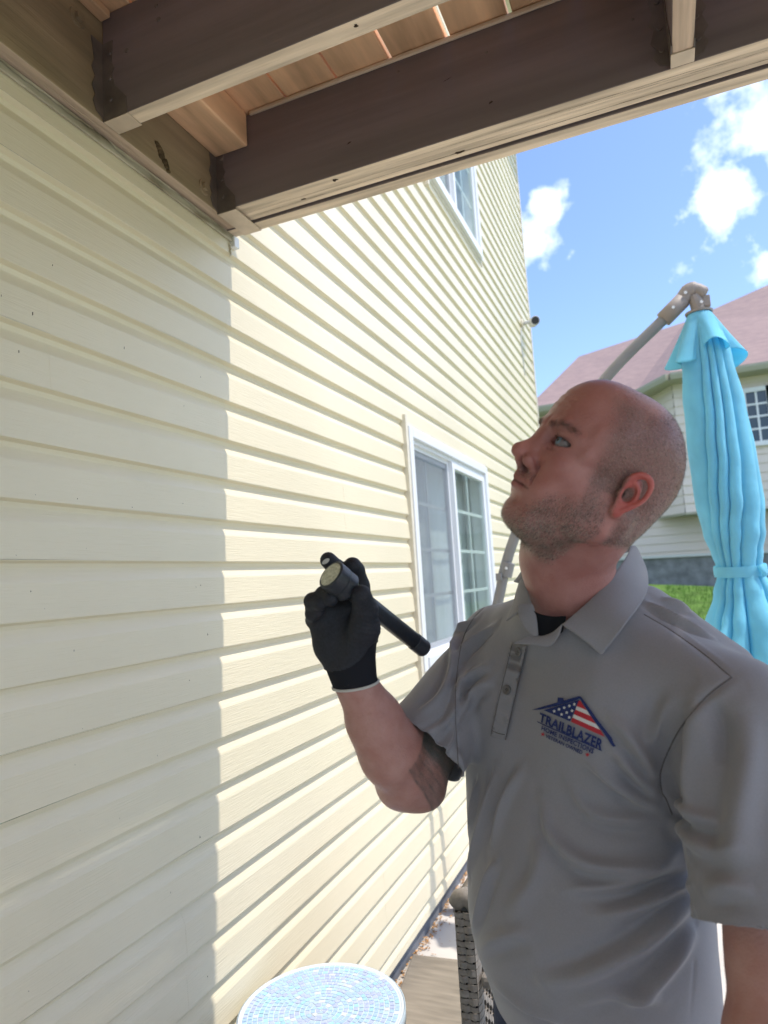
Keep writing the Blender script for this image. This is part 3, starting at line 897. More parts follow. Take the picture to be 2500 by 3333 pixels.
bk = [(r[0] if i else r[0] - .5, 23.5, 5.2) for i, r in enumerate(ridge[:5])]
for i in range(4):
    ro.add([ridge[i], ridge[i + 1], bk[i + 1], bk[i]], [(0, 1, 2, 3)])
ro.build('roof', M['shingle'], nh, recalc=False)
MB().box(X(2.16), X(2.24), NY - .06, NY + .03, .9, Z(4.75)).build('downspout', M['white'], nh, bevel=.01)
for vx, vz in ((2.6, 5.35), (3.9, 5.6)):
    MB().tube([(X(vx), NY + 1.9, Z(vz) - .5), (X(vx), NY + 1.9, Z(vz) + .12)], .06, 12).build('vent_pipe', M['trimtan'], nh)
def farwin(xa, xb, za, zb, y, cols_=2, rows_=4):
    f = MB(); t = .09
    f.box(xa - t, xa, y - .06, y + .05, za - t, zb + t).box(xb, xb + t, y - .06, y + .05, za - t, zb + t).box(xa, xb, y - .06, y + .05, zb, zb + t).box(xa, xb, y - .07, y + .05, za - t, za)
    fr = f.build('window', M['white'], nh)
    MB().box(xa, xb, y - .026, y + .01, za, zb).build('pane', M['glassdk'], fr)
    g_ = MB()
    for c in range(1, cols_):
        xx = xa + (xb - xa) * c / cols_; g_.box(xx - .018, xx + .018, y - .040, y - .028, za, zb)
    for r in range(1, rows_):
        zz = za + (zb - za) * r / rows_; g_.box(xa, xb, y - .042, y - .0275, zz - .018, zz + .018)
    g_.build('grille', M['white'], fr)
farwin(X(2.68), X(3.02), Z(3.54), Z(4.47), NY + .03)
farwin(X(3.10), X(3.44), Z(3.54), Z(4.47), NY + .03)
farwin(X(5.2), X(6.2), Z(3.3), Z(4.4), NY + .03)

# low block wall with pale rail in front of the neighbour's lawn
rw = thing('retaining_wall', 'low dark grey retaining wall at the far side of the lawn', 'wall', (3, 13.2, .6))
MB().prism([(-4, 12.6, .3), (9, 12.6, .3), (9, 12.6, 1.36), (1.2, 12.6, 1.50), (-4, 12.6, 1.57)], (0, 0, 0), (0, .35, 0)).build('block_face', M['band'], rw)
MB().prism([(-4, 12.56, 1.575), (1.2, 12.56, 1.505), (9, 12.56, 1.365), (9, 12.56, 1.405), (1.2, 12.56, 1.545), (-4, 12.56, 1.615)], (0, 0, 0), (0, .42, 0)).build('coping', M['cap'], rw)

# ================================================================== the man
KP = 1.0 / 1457.8
def P3(px, py, d):
    """point at depth d (metres along the camera axis) seen at (px,py) of a 1659x2212 picture"""
    return CAM + (CF + CR * ((px - 829.5) * KP) - CU * ((py - 1106) * KP)) * d

class Field:
    """signed distance field on a regular grid, built from smooth blends of simple solids"""
    def __init__(self, lo, hi, h):
        self.lo = np.array(lo, float); self.h = h
        n = np.ceil((np.array(hi) - self.lo) / h).astype(int) + 1
        self.n = n
        self.ax = [(self.lo[i] + h * np.arange(n[i])).astype(np.float32) for i in range(3)]
        self.D = np.full(n, 1.0, np.float32)
    def sl(self, lo, hi):
        s = []
        for i in range(3):
            a = int(max(0, math.floor((lo[i] - self.lo[i]) / self.h))); b = int(min(self.n[i], math.ceil((hi[i] - self.lo[i]) / self.h) + 1))
            if b <= a: return None
            s.append(slice(a, b))
        return tuple(s)
    def pts(self, s):
        return self.ax[0][s[0]][:, None, None], self.ax[1][s[1]][None, :, None], self.ax[2][s[2]][None, None, :]
    def comb(self, s, d, k, op):
        A = self.D[s]
        if op == 'u':
            if k > 0:
                hh = np.clip(.5 + .5 * (A - d) / k, 0, 1)
                self.D[s] = A * (1 - hh) + d * hh - k * hh * (1 - hh)
            else: self.D[s] = np.minimum(A, d)
        elif op == 's':
            d = -d
            if k > 0:
                hh = np.clip(.5 - .5 * (A - d) / k, 0, 1)
                self.D[s] = A * (1 - hh) + d * hh + k * hh * (1 - hh)
            else: self.D[s] = np.maximum(A, d)
    def ell(self, c, r, k=.01, op='u', B=None):
        """ellipsoid; B: 3x3 whose rows are the local axes"""
        c = np.array(c, float); R_ = max(r) + k + self.h * 2
        if op == 'u': R_ = max(r) + k * 1.5 + self.h * 2
        s = self.sl(c - R_, c + R_)
        if s is None: return self
        x, y, z = self.pts(s)
        x = x - c[0]; y = y - c[1]; z = z - c[2]
        if B is None: B = np.eye(3)
        u = (B[0][0] * x + B[0][1] * y + B[0][2] * z); v = (B[1][0] * x + B[1][1] * y + B[1][2] * z); w = (B[2][0] * x + B[2][1] * y + B[2][2] * z)
        k0 = np.sqrt((u / r[0]) ** 2 + (v / r[1]) ** 2 + (w / r[2]) ** 2)
        k1 = np.sqrt((u / r[0] ** 2) ** 2 + (v / r[1] ** 2) ** 2 + (w / r[2] ** 2) ** 2) + 1e-9
        self.comb(s, (k0 * (k0 - 1) / k1).astype(np.float32), k, op)
        return self
    def cone(self, a, b, ra, rb, k=.01, op='u', flat=None):
        """round cone a-b; flat=(axis vec, scale) squashes distances along an axis"""
        a = np.array(a, float); b = np.array(b, float)
        R_ = max(ra, rb) * 1.6 + k * 1.5 + self.h * 2
        s = self.sl(np.minimum(a, b) - R_, np.maximum(a, b) + R_)
        if s is None: return self
        x, y, z = self.pts(s)
        d = b - a; L = max(float(d @ d), 1e-12)
        t = np.clip(((x - a[0]) * d[0] + (y - a[1]) * d[1] + (z - a[2]) * d[2]) / L, 0, 1)
        ex = x - a[0] - d[0] * t; ey = y - a[1] - d[1] * t; ez = z - a[2] - d[2] * t
        q2 = ex * ex + ey * ey + ez * ez
        if flat is not None:
            f, sc_ = np.array(flat[0], float), flat[1]
            e = ex * f[0] + ey * f[1] + ez * f[2]
            q2 = q2 + e * e * (sc_ * sc_ - 1)
        tt = t * t * (3 - 2 * t) if False else t
        self.comb(s, (np.sqrt(np.maximum(q2, 0)) - (ra + (rb - ra) * tt)).astype(np.float32), k, op)
        return self
    def path(self, pts, rads, k=.01, op='u', flat=None):
        for i in range(len(pts) - 1):
            self.cone(pts[i], pts[i + 1], rads[i], rads[i + 1], k, op, flat)
        return self
    def mesh(self):
        D = self.D; h = self.h
        S_ = D < 0
        c = [S_[i:self.n[0] - 1 + i, j:self.n[1] - 1 + j, k:self.n[2] - 1 + k] for i in (0, 1) for j in (0, 1) for k in (0, 1)]
        allin = np.ones_like(c[0]); anyin = np.zeros_like(c[0])
        for q in c:
            allin &= q; anyin |= q
        act = anyin & ~allin
        I = np.argwhere(act)
        idx = np.full(act.shape, -1, np.int64); idx[act] = np.arange(len(I))
        offs = np.array([(i, j, k) for i in (0, 1) for j in (0, 1) for k in (0, 1)])
        V = np.stack([D[I[:, 0] + o[0], I[:, 1] + o[1], I[:, 2] + o[2]] for o in offs], 1)
        acc = np.zeros((len(I), 3)); cnt = np.zeros(len(I))
        for a in range(8):
            for b in range(a + 1, 8):
                if np.abs(offs[a] - offs[b]).sum() != 1: continue
                m = (V[:, a] < 0) != (V[:, b] < 0)
                t = V[m, a] / (V[m, a] - V[m, b])
                acc[m] += offs[a] + t[:, None] * (offs[b] - offs[a]); cnt[m] += 1
        vs = self.lo + h * (I + acc / cnt[:, None])
        F = []
        for ax in range(3):
            u, v = (ax + 1) % 3, (ax + 2) % 3
            a = [slice(None)] * 3; b = [slice(None)] * 3
            a[ax] = slice(0, -1); b[ax] = slice(1, None)
            ch_ = S_[tuple(a)] != S_[tuple(b)]
            E = np.argwhere(ch_)
            E = E[(E[:, u] > 0) & (E[:, v] > 0) & (E[:, u] < self.n[u] - 1) & (E[:, v] < self.n[v] - 1)]
            s0 = S_[E[:, 0], E[:, 1], E[:, 2]]
            def cell(du, dv):
                G = E.copy(); G[:, u] += du; G[:, v] += dv
                return idx[G[:, 0], G[:, 1], G[:, 2]]
            q = np.stack([cell(-1, -1), cell(0, -1), cell(0, 0), cell(-1, 0)], 1)
            q[~s0] = q[~s0][:, ::-1]
            F.append(q)
        F = np.concatenate(F)
        F = F[(F >= 0).all(1)]
        return vs, F

def mk_mesh(name, vs, fs, mats, parent=None, smooth=True, origin=None):
    me = bpy.data.meshes.new(name)
    fs = np.asarray(fs)
    me.vertices.add(len(vs)); me.vertices.foreach_set('co', np.asarray(vs, np.float32).ravel())
    me.loops.add(fs.size); me.loops.foreach_set('vertex_index', fs.astype(np.int32).ravel())
    me.polygons.add(len(fs)); me.polygons.foreach_set('loop_start', (np.arange(len(fs)) * fs.shape[1]).astype(np.int32))
    me.update(calc_edges=True); me.validate()
    for mt in (mats if isinstance(mats, (list, tuple)) else [mats]): me.materials.append(mt)
    if smooth: me.polygons.foreach_set('use_smooth', [True] * len(me.polygons))
    o = bpy.data.objects.new(name, me); COL.objects.link(o)
    if parent is not None:
        o.parent = parent; o.matrix_parent_inverse = Matrix.Translation(-parent.location)
    return o
def relax(vs, fs, it=2, lam=.5):
    e = np.concatenate([fs[:, [0, 1]], fs[:, [1, 2]], fs[:, [2, 3]], fs[:, [3, 0]]])
    e = np.concatenate([e, e[:, ::-1]])
    for _ in range(it):
        acc = np.zeros_like(vs); cnt = np.bincount(e[:, 0], minlength=len(vs))[:, None] + 1e-9
        for k in range(3): acc[:, k] = np.bincount(e[:, 0], weights=vs[e[:, 1], k], minlength=len(vs))
        vs = vs + lam * (acc / cnt - vs)
    return vs
def vnormals(vs, fs):
    a = vs[fs[:, 2]] - vs[fs[:, 0]]; b = vs[fs[:, 3]] - vs[fs[:, 1]]
    n = np.cross(a, b); o = np.zeros_like(vs)
    for i in range(4):
        for k in range(3): o[:, k] += np.bincount(fs[:, i], weights=n[:, k], minlength=len(vs))
    return o / (np.linalg.norm(o, axis=1, keepdims=True) + 1e-12)
def vcol(o, name, arr):
    at = o.data.attributes.new(name, 'FLOAT_COLOR', 'POINT')
    a = np.ones((len(arr), 4), np.float32); a[:, :3] = arr
    at.data.foreach_set('color', a.ravel())
rng = np.random.default_rng(5)

man = thing('person', 'bald man in a grey polo shirt looking up, one black gloved hand raised', 'person', (.86, 1.04, 0))

# ---- head, in head coordinates: x forward, y to his left, z up (metres), origin between the ears
HB = np.array([[-.715, .464, .523], [-.545, -.838, -.001], [.438, -.286, .852]])      # columns = local axes in the world
u_, s_, vt_ = np.linalg.svd(HB); HB = u_ @ vt_
HT = np.array([.928, .899, 1.500])
def hw(p): return HT + (HB @ (np.atleast_2d(p).T)).T
def hl(p): return (HB.T @ (np.atleast_2d(p) - HT).T).T
NECK = np.array([.876, .990, 1.350])
F = Field((-.16, -.125, -.27), (.145, .125, .150), .0019)
mm = .001
def E_(c, r, k=10, op='u', B=None): F.ell([a * mm for a in c], [a * mm for a in r], k * mm, op, B)
def K_(a, b, ra, rb, k=8, op='u', flat=None): F.cone([q * mm for q in a], [q * mm for q in b], ra * mm, rb * mm, k * mm, op, flat)
def rotz(a): c, s = math.cos(a), math.sin(a); return np.array([[c, s, 0], [-s, c, 0], [0, 0, 1]])
def roty(a): c, s = math.cos(a), math.sin(a); return np.array([[c, 0, s], [0, 1, 0], [-s, 0, c]])
E_((2, 0, 45), (88, 74, 80), 0)                     # cranium
E_((46, 0, 54), (54, 63, 66), 20)                   # forehead / frontal bone
E_((-37, 0, 20), (49, 62, 58), 20)                  # occiput
E_((50, 0, -12), (46, 60, 70), 18)                  # facial mass
E_((62, 0, 10), (36, 58, 40), 14)
for s in (1, -1):
    E_((20, 52 * s, -32), (34, 17, 38), 18)         # masseter
    K_((6, 55 * s, -48), (72, 24 * s, -75), 17, 17, 16)   # jaw line
    E_((66, 41 * s, -6), (25, 19, 19), 14)          # cheekbone
    E_((72, 30 * s, -38), (22, 19, 24), 14)         # cheek
    E_((35, 60 * s, 40), (30, 12, 26), 12)          # temple muscle
E_((78, 0, -40), (26, 31, 28), 14)                  # muzzle
E_((83, 0, -73), (17, 20, 16), 12)                  # chin
E_((64, 0, -78), (28, 32, 17), 16)
E_((42, 0, -77), (46, 38, 17), 20)                  # under the chin
# brow
for s in (1, -1):
    K_((95, 5 * s, 41), (88, 30 * s, 43), 9, 8.5, 9)
    K_((88, 30 * s, 43), (70, 50 * s, 34), 8.5, 8, 9)
    E_((103, 31 * s, 23.5), (16.5, 20, 13.5), 8, 's')  # orbit
    E_((79, 32 * s, 23.5), (14.6, 15.5, 14), 4)      # lids over the eyeball
    K_((66, 47 * s, 22), (60, 58 * s, 20), 8, 9, 10)
K_((90, 0, 35), (100, 0, 18), 7.5, 6.2, 8)
K_((100, 0, 18), (117, 0, -3), 6.2, 9.0, 6)         # bridge
E_((116, 0, -5), (10.5, 10.5, 9.5), 4)              # tip
for s in (1, -1):
    K_((98, 5 * s, 26), (103, 9 * s, -2), 7, 7, 8)
    E_((99.5, 15.5 * s, -11.0), (14.5, 8.5, 10), 4)     # wing
E_((108, 0, -16), (8, 4.5, 6), 4)
for s in (1, -1):
    E_((105.5, 9.2 * s, -21), (9, 4.8, 6.0), 2.0, 's')
    K_((92, 22.5 * s, -13), (93, 29 * s, -36), 2.0, 1.5, 6, 's')    # nasolabial
    K_((108, 21.5 * s, 0), (90, 23.5 * s, -17), 2.0, 1.6, 4, 's')
K_((105, 0, -22), (103, 0, -31), 4.5, 5, 6)
# lips
for s in (1, -1):
    K_((103.5, 0, -34), (96.5, 15 * s, -35.5), 4.0, 3.4, 5)
    K_((96.5, 15 * s, -35.5), (87, 27 * s, -41), 3.4, 2.0, 4)
    K_((102, 0, -45), (95.5, 14 * s, -45), 4.6, 4.0, 5)
    K_((95.5, 14 * s, -45), (87, 26 * s, -43), 4.0, 2.0, 4)
    K_((110, 0, -39.5), (100, 16 * s, -40), 1.6, 1.7, 2.0, 's')
    K_((100, 16 * s, -40), (85, 34 * s, -46), 1.7, 2.4, 2.4, 's')
    K_((85, 30 * s, -43), (83, 32 * s, -52), 2.8, 1.5, 5, 's')
K_((105, -14, -57), (105, 14, -57), 5, 5, 10, 's')  # hollow above the chin
# forehead creases and frown
for zc_, dx_ in ((64, 0), (74, -2), (84, -5)):
    for s in (1, -1):
        K_((102.5 + dx_, 0, zc_ + 1), (96 + dx_, 22 * s, zc_ + 2.5), 1.1, .9, 5, 's')
        K_((96 + dx_, 22 * s, zc_ + 2.5), (80 + dx_, 42 * s, zc_ - 1), .5, -1.5, 4.5, 's')
for s in (1, -1):
    K_((104, 5 * s, 40), (103.5, 7.5 * s, 54), 1.8, .9, 4, 's')
    for dz_ in (-5, 0, 5): K_((64, 54.5 * s, 20 + dz_ * .6), (52, 60 * s, 20 + dz_ * 2), .9, -.5, 2.5, 's')
# eye openings
for s in (1, -1):
    E_((86.5, 33.5 * s, 23.4), (19, 19.0, 5.2), 1.0, 's')
    K_((72, 50 * s, 20), (62, 56 * s, 15), 1.0, .5, 3, 's')
    K_((92, 22 * s, 12), (84, 42 * s, 10), 1.4, .8, 4, 's')        # lower lid crease
# ears
def spl(P, n):
    P = [np.array(p, float) for p in P]; P = [2 * P[0] - P[1]] + P + [2 * P[-1] - P[-2]]; o = []
    for i in range(1, len(P) - 2):
        for k in range(n):
            t = k / n; a, b, c, d = P[i - 1:i + 3]
            o.append(.5 * ((2 * b) + (c - a) * t + (2 * a - 5 * b + 4 * c - d) * t * t + (3 * b - a - 3 * c + d) * t ** 3))
    return o + [P[-2]]
for s in (1, -1):
    A = np.array([0, 0, 0.])
    def e(x, z, o): return ((x + 12) * .80 - 4, (71 + o * .85) * s, z * .80 - 1)
    E_(e(-10, 2, 4), (12, 4.5, 23), 5, 'u', roty(.22))
    rim = [e(3, 10, 5), e(4, 22, 8), e(-3, 33, 12), e(-14, 36.5, 15), e(-25, 31, 17), e(-29, 18, 17), e(-27, 3, 15), e(-20, -10, 12), e(-12, -20, 9), e(-4, -30, 5)]
    for q in spl(rim, 3):
        K_(e(-6, 0, 3), q, 2.2, 1.3, 1.5)
    rp_ = spl(rim, 5); F.path([[q * mm for q in p] for p in rp_], [2.9 * mm] * len(rp_), 1.6 * mm)
    E_(e(-4, -27, 3), (7.5, 4, 8.5), 4)              # lobe
    E_(e(-13, 10, 13), (9.5, 6, 15), 3.5, 's', roty(.22))        # scapha hollow
    anti = [e(-8, 22, 8), e(-17, 14, 9), e(-20, 2, 9), e(-14, -9, 7.5), e(-6, -15, 6.5)]
    ap_ = spl(anti, 5); F.path([[q * mm for q in p] for p in ap_], [2.2 * mm] * len(ap_), 1.6 * mm)
    E_(e(-7, 1, 7), (6.8, 6, 8.5), 2.5, 's')         # concha
    E_(e(4, 0, 3), (3.8, 4.5, 5.5), 2.5)                  # tragus
    E_(e(-2, -1, 0), (3.0, 6, 3.4), 1.5, 's')
# neck: from the skull base down into the collar
nb = hl(NECK)[0] * 1000
nu = hl(NECK + np.array([-.008, -.025, .06]))[0] * 1000
K_((-16, 0, -28), tuple(nu), 57, 57, 25)
K_(tuple(nu), tuple(nb), 57, 66, 20)
K_((44, 0, -78), tuple(nu + np.array([16, 4, 12])), 24, 40, 24)
ap = hl(NECK + np.array([-.035, -.055, .035]))[0] * 1000
E_(tuple(ap), (9, 9, 13), 14)
for s in (1, -1):                                   # sternomastoid
    K_((-18, 58 * s, -30), tuple(nb + np.array([46, 8 * s, 10])), 10, 9, 18)
vs, fs = F.mesh()
vs = relax(vs, fs, 1, .4)
lv = vs * 1000.0
x, y, z = lv.T
ay = np.abs(y)
hn = vnormals(vs, fs)
# drop the open bottom: keep everything, the collar hides it
# --- pigment, with shade painted into nostrils, eye sockets and mouth line
def sm(a, b, t):
    t = np.clip((t - a) / (b - a), 0, 1); return t * t * (3 - 2 * t)
base = np.tile(np.array([.41, .20, .18]), (len(vs), 1))
def mixc(base, w, c): return base * (1 - w[:, None]) + np.array(c) * w[:, None]
g = lambda cx, cy, cz, r: np.exp(-(((x - cx) ** 2 + (ay - cy) ** 2 + (z - cz) ** 2) / (r * r)))
base = mixc(base, .55 * g(116, 0, -4, 16), (.45, .155, .13))
base = mixc(base, .45 * g(84, 38, -12, 24), (.45, .165, .14))
base = mixc(base, .5 * g(70, 20, 85, 50), (.40, .165, .14))
ear = sm(74.5, 78, ay) * sm(-40, -34, x) * sm(14, 8, x) * sm(-42, -36, z) * sm(44, 38, z)
base = mixc(base, .9 * ear, (.50, .125, .11))
lip = np.clip(np.maximum(g(106, 0, -35, 7), g(104, 0, -45, 7)) + np.exp(-((z + 36) / 3.4) ** 2) * sm(27, 20, ay) * sm(86, 92, x) + np.exp(-((z + 45) / 3.6) ** 2) * sm(25, 16, ay) * sm(86, 92, x), 0, 1)
base = mixc(base, .6 * lip, (.36, .13, .125))
slit = np.exp(-((z + 39.8 + .10 * ay) / 1.6) ** 2) * sm(34, 28, ay) * sm(80, 86, x)
base = mixc(base, .8 * slit, (.10, .035, .035))  # mouth line: crease shade put into the skin colour
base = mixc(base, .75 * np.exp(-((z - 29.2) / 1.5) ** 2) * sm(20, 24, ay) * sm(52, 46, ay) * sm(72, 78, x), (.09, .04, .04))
base = mixc(base, np.clip(1.2 * g(104, 9.5, -20, 6.5), 0, .9), (.06, .022, .022))  # dark inside the nostrils, shade painted as skin colour
base = mixc(base, .55 * g(90, 25, -13, 5), (.20, .075, .07))  # darker tone in the crease beside the nose wing
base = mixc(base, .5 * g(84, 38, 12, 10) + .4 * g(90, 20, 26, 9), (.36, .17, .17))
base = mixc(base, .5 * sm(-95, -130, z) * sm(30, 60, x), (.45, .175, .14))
base = mixc(base, .45 * g(84, 32, 24, 21), (.27, .115, .115))  # eye sockets darkened, their shade painted into the skin tone
# hair zone on the sides and back of the skull (cropped), bald on top
lineh = 78 - .45 * np.clip(x, -95, 40) + 0 * z
hz = sm(0, 12, (-8 + .0 * x) - (x - 42 + .25 * np.abs(z - 20))) * 0
side = sm(58, 32, x - .15 * (z - 10))                       # behind the temple line
topz = 104 + 1.1 * np.clip(-x - 5, 0, 60)                             # hair begins below this height
low = .25 * sm(60, 30, x) + .75 * sm(-6, 16, topz - z); low = np.clip(low, 0, 1)
nape = sm(-62, -50, z + .15 * (x + 60))
front_low = sm(-12, -4, z - 0.0 * x) + sm(0, -14, x)
hair = side * low * nape * np.clip(front_low, 0, 1) * (1 - ear)
sideburn = sm(22, 30, x) * sm(48, 40, x) * sm(-52, -44, z) * sm(20, 10, z) * sm(50, 58, ay)
thin = .25 * sm(30, 10, x) * sm(70, 90, z)
hair = np.clip(hair, 0, 1)
base = mixc(base, .38 * hair, (.15, .115, .10))
jaw = sm(-16, -34, z + .45 * (x - 20) * (x < 60) * 0)
bl = (-8 - 26 * sm(20, 78, x) - 26 * sm(76, 92, x))                              # upper edge of the beard
beard = sm(-6, 26, bl - z) * sm(4, 16, x) * sm(-132, -112, z) * (1 - .85 * lip)
beard *= 1 - .5 * sm(80, 96, x)
beard *= .72 + .28 * np.sin(x * .16 + 2 * np.sin(z * .11)) * np.sin(z * .19 + y * .07)
mous = sm(-20, -25, z) * sm(-35, -31, z) * sm(86, 92, x) * sm(34, 24, ay)
beard = np.clip(np.maximum(beard, .4 * mous), 0, 1) * (1 - .9 * np.clip(lip, 0, 1))
base = mixc(base, .22 * beard + .2 * sideburn, (.17, .14, .13))
stub = np.clip(np.maximum(np.maximum(hair, .75 * sideburn), .72 * beard), 0, 1)
# head as world mesh
wv_head = hw(vs)
sv_head = (base, stub, lv, hn, hair, beard, sideburn)
head_v, head_f = wv_head, fs

# ---- arms (skin), same mesh object
def skin_arm(lo, hi, segs, h=.003):
    G = Field(lo, hi, h)
    for s in segs: s(G)
    v, f = G.mesh()
    return relax(v, f, 1, .4), f
RS = np.array([.735, 1.115, 1.275]); RE = np.array(P3(876, 1672, .985)); RW = np.array(P3(768, 1478, .935))
LS = np.array([1.050, .900, 1.215]); LE = np.array([1.062, .815, .985]); LW = np.array([1.022, .700, .775])
def ra(G):
    G.cone(RS, RE, .052, .043, .02)
    ax = RW - RE
    G.cone(RE, RE + ax * .30, .039, .043, .02)
    G.cone(RE + ax * .30, RE + ax * .62, .043, .035, .015)
    G.cone(RE + ax * .62, RW, .037, .029, .015)
    G.ell(np.array(P3(868, 1706, 1.0)), (.028, .028, .022), .03)          # point of the elbow
    G.cone(np.array(P3(915, 1640, 1.0)), np.array(P3(915, 1700, 1.0)), .038, .034, .02)
    G.cone(np.array(P3(842, 1640, .955)), np.array(P3(806, 1560, .95)), .036, .032, .02)
lo = np.minimum(np.minimum(RS, RE), RW) - .08; hi = np.maximum(np.maximum(RS, RE), RW) + .08
ra_v, ra_f = skin_arm(lo, hi, [ra])
def la(G):
    G.cone(LS, LE, .050, .044, .02)
    ax = LW - LE
    G.cone(LE, LE + ax * .3, .043, .044, .02)
    G.cone(LE + ax * .3, LW, .044, .028, .02)
    # relaxed hand
    d = (LW - LE) / np.linalg.norm(LW - LE)
    side = np.array([.57, .82, 0]) * -1
    k = LW + d * .05
    G.cone(LW, k, .026, .030, .015, flat=((.8, .5, 0), 1.5))
    G.cone(k, LW + d * .10, .030, .033, .012, flat=((.8, .5, 0), 1.6))
    acr = np.array([-.5, .8, 0.]) / .9434
    for i, (off, L) in enumerate(((-.030, .066), (-.010, .074), (.010, .070), (.028, .056))):
        a = LW + d * .098 + acr * off; b = a + d * L * .5 + np.array([-.010, -.010, 0]); c = b + d * L * .5 + np.array([-.020, -.014, 0])
        G.cone(a, b, .0095, .0085, .004); G.cone(b, c, .0085, .0072, .003)
    a = LW + d * .03 - acr * .024; b = a + d * .04 - acr * .022; G.cone(a, b, .013, .011, .01); G.cone(b, b + d * .035 + np.array([-.008, -.006, 0]), .011, .0085, .003)
lo = np.minimum(np.minimum(LS, LE), LW) - np.array([.09, .09, .23]); hi = np.maximum(np.maximum(LS, LE), LW) + .08
la_v, la_f = skin_arm(lo, hi, [la])
# a plain torso core joins head and arms under the shirt
def core(G):
    B = np.array([[-.82, .57, 0], [-.57, -.82, 0], [0, 0, 1]])
    G.ell((.865, 1.035, 1.19), (.150, .085, .17), .02, B=B)
    G.ell((.852, 1.035, .96), (.140, .095, .2), .05, B=B)
    G.cone(NECK - np.array([0, 0, .045]), RS - np.array([0, 0, .01]), .046, .040, .03)
    G.cone(NECK - np.array([0, 0, .045]), LS, .046, .036, .03)
    G.cone(NECK + np.array([0, 0, .01]), (.87, 1.03, 1.25), .058, .08, .03)
co_v, co_f = skin_arm(np.array([.64, .8, .78]), np.array([1.16, 1.26, 1.42]), [core], .006)
allv = [head_v, ra_v, la_v, co_v]; allf = []; o = 0
for v, f in zip(allv, (head_f, ra_f, la_f, co_f)):
    allf.append(f + o); o += len(v)
nv_arm = len(ra_v) + len(la_v) + len(co_v)
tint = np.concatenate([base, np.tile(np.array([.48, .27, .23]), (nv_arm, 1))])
# tattoos: greyish ink patches on both upper arms
arms = np.concatenate([ra_v, la_v, co_v])
inkc = np.array(P3(955, 1690, .975))
dd = arms - inkc
dn = (RE - RS) / np.linalg.norm(RE - RS)
al = dd @ dn; rr_ = np.linalg.norm(dd - np.outer(al, dn), axis=1)
w_ = sm(.036, .033, np.abs(al)) * sm(.075, .07, rr_)
ph = np.sin(al * 700) * np.sin((arms @ np.array([0, .3, 1.])) * 320 + 1.3 * np.sin(al * 200))
lines = np.exp(-((np.abs(np.sin(al * 260 + 1.0)) ) / .25) ** 2); inkw = w_ * np.clip(.42 + .5 * sm(-.004, -.010, al) + .35 * lines + .12 * ph, 0, .95)
t2 = tint[len(base):]
t2 = t2 * (1 - inkw[:, None]) + np.array([.075, .085, .075]) * inkw[:, None]
for (a, b) in ((P3(1600, 2090, .80), P3(1640, 2020, .80)), (P3(1640, 2020, .80), P3(1665, 1995, .80)), (P3(1580, 2015, .8), P3(1600, 2030, .8))):
    a = np.array(a); b = np.array(b); d = b - a; t = np.clip(((arms - a) @ d) / (d @ d), 0, 1); q = np.linalg.norm(np.cross(arms - (a + t[:, None] * d), np.array(CF)), axis=1)
    w2 = sm(.0035, .0022, q)
    t2 = t2 * (1 - .8 * w2[:, None]) + np.array([.05, .06, .06]) * .8 * w2[:, None]
tint[len(base):] = t2
stb = np.zeros((len(tint), 3)); stb[:len(base), 0] = stub

def skin_mat():
    mt = bpy.data.materials.new('skin'); mt.use_nodes = True
    nt = mt.node_tree; p = nt.nodes['Principled BSDF']
    at = N(nt, 'ShaderNodeAttribute', attribute_name='tint')
    s_ = N(nt, 'ShaderNodeAttribute', attribute_name='stub')
    geo = N(nt, 'ShaderNodeNewGeometry')
    n1 = N(nt, 'ShaderNodeTexNoise'); n1.inputs['Scale'].default_value = 45; n1.inputs['Detail'].default_value = 6
    nt.links.new(geo.outputs['Position'], n1.inputs['Vector'])
    hs = N(nt, 'ShaderNodeMix', data_type='RGBA', blend_type='MULTIPLY')
    cr = N(nt, 'ShaderNodeMapRange'); cr.inputs[1].default_value = .3; cr.inputs[2].default_value = .7; cr.inputs[3].default_value = 0; cr.inputs[4].default_value = .85
    nt.links.new(n1.outputs['Fac'], cr.inputs[0]); nt.links.new(cr.outputs[0], hs.inputs[0])
    nt.links.new(at.outputs['Color'], hs.inputs[6]); hs.inputs[7].default_value = (.84, .70, .68, 1)
    # stubble speckle
    n2 = N(nt, 'ShaderNodeTexNoise'); n2.inputs['Scale'].default_value = 420; n2.inputs['Detail'].default_value = 3
    nt.links.new(geo.outputs['Position'], n2.inputs['Vector'])
    r2 = N(nt, 'ShaderNodeMapRange'); r2.inputs[1].default_value = .42; r2.inputs[2].default_value = .62; r2.inputs[3].default_value = .38; r2.inputs[4].default_value = 1.0
    nt.links.new(n2.outputs['Fac'], r2.inputs[0])
    f_ = math_node(nt, 'MULTIPLY', r2.outputs[0], s_.outputs['Fac'])
    m2 = N(nt, 'ShaderNodeMix', data_type='RGBA')
    nt.links.new(f_, m2.inputs[0]); nt.links.new(hs.outputs[2], m2.inputs[6]); m2.inputs[7].default_value = (.075, .058, .050, 1)
    nt.links.new(m2.outputs[2], p.inputs['Base Color'])
    p.inputs['Roughness'].default_value = .43
    p.inputs['Specular IOR Level'].default_value = .42
    p.inputs['Subsurface Weight'].default_value = .12
    p.inputs['Subsurface Radius'].default_value = (1, .35, .2)
    p.inputs['Subsurface Scale'].default_value = .006
    n3 = N(nt, 'ShaderNodeTexNoise'); n3.inputs['Scale'].default_value = 380; n3.inputs['Detail'].default_value = 4
    nt.links.new(geo.outputs['Position'], n3.inputs['Vector'])
    b = N(nt, 'ShaderNodeBump'); b.inputs['Strength'].default_value = .6; b.inputs['Distance'].default_value = .0011
    nt.links.new(n3.outputs['Fac'], b.inputs['Height']); nt.links.new(b.outputs[0], p.inputs['Normal'])
    return mt
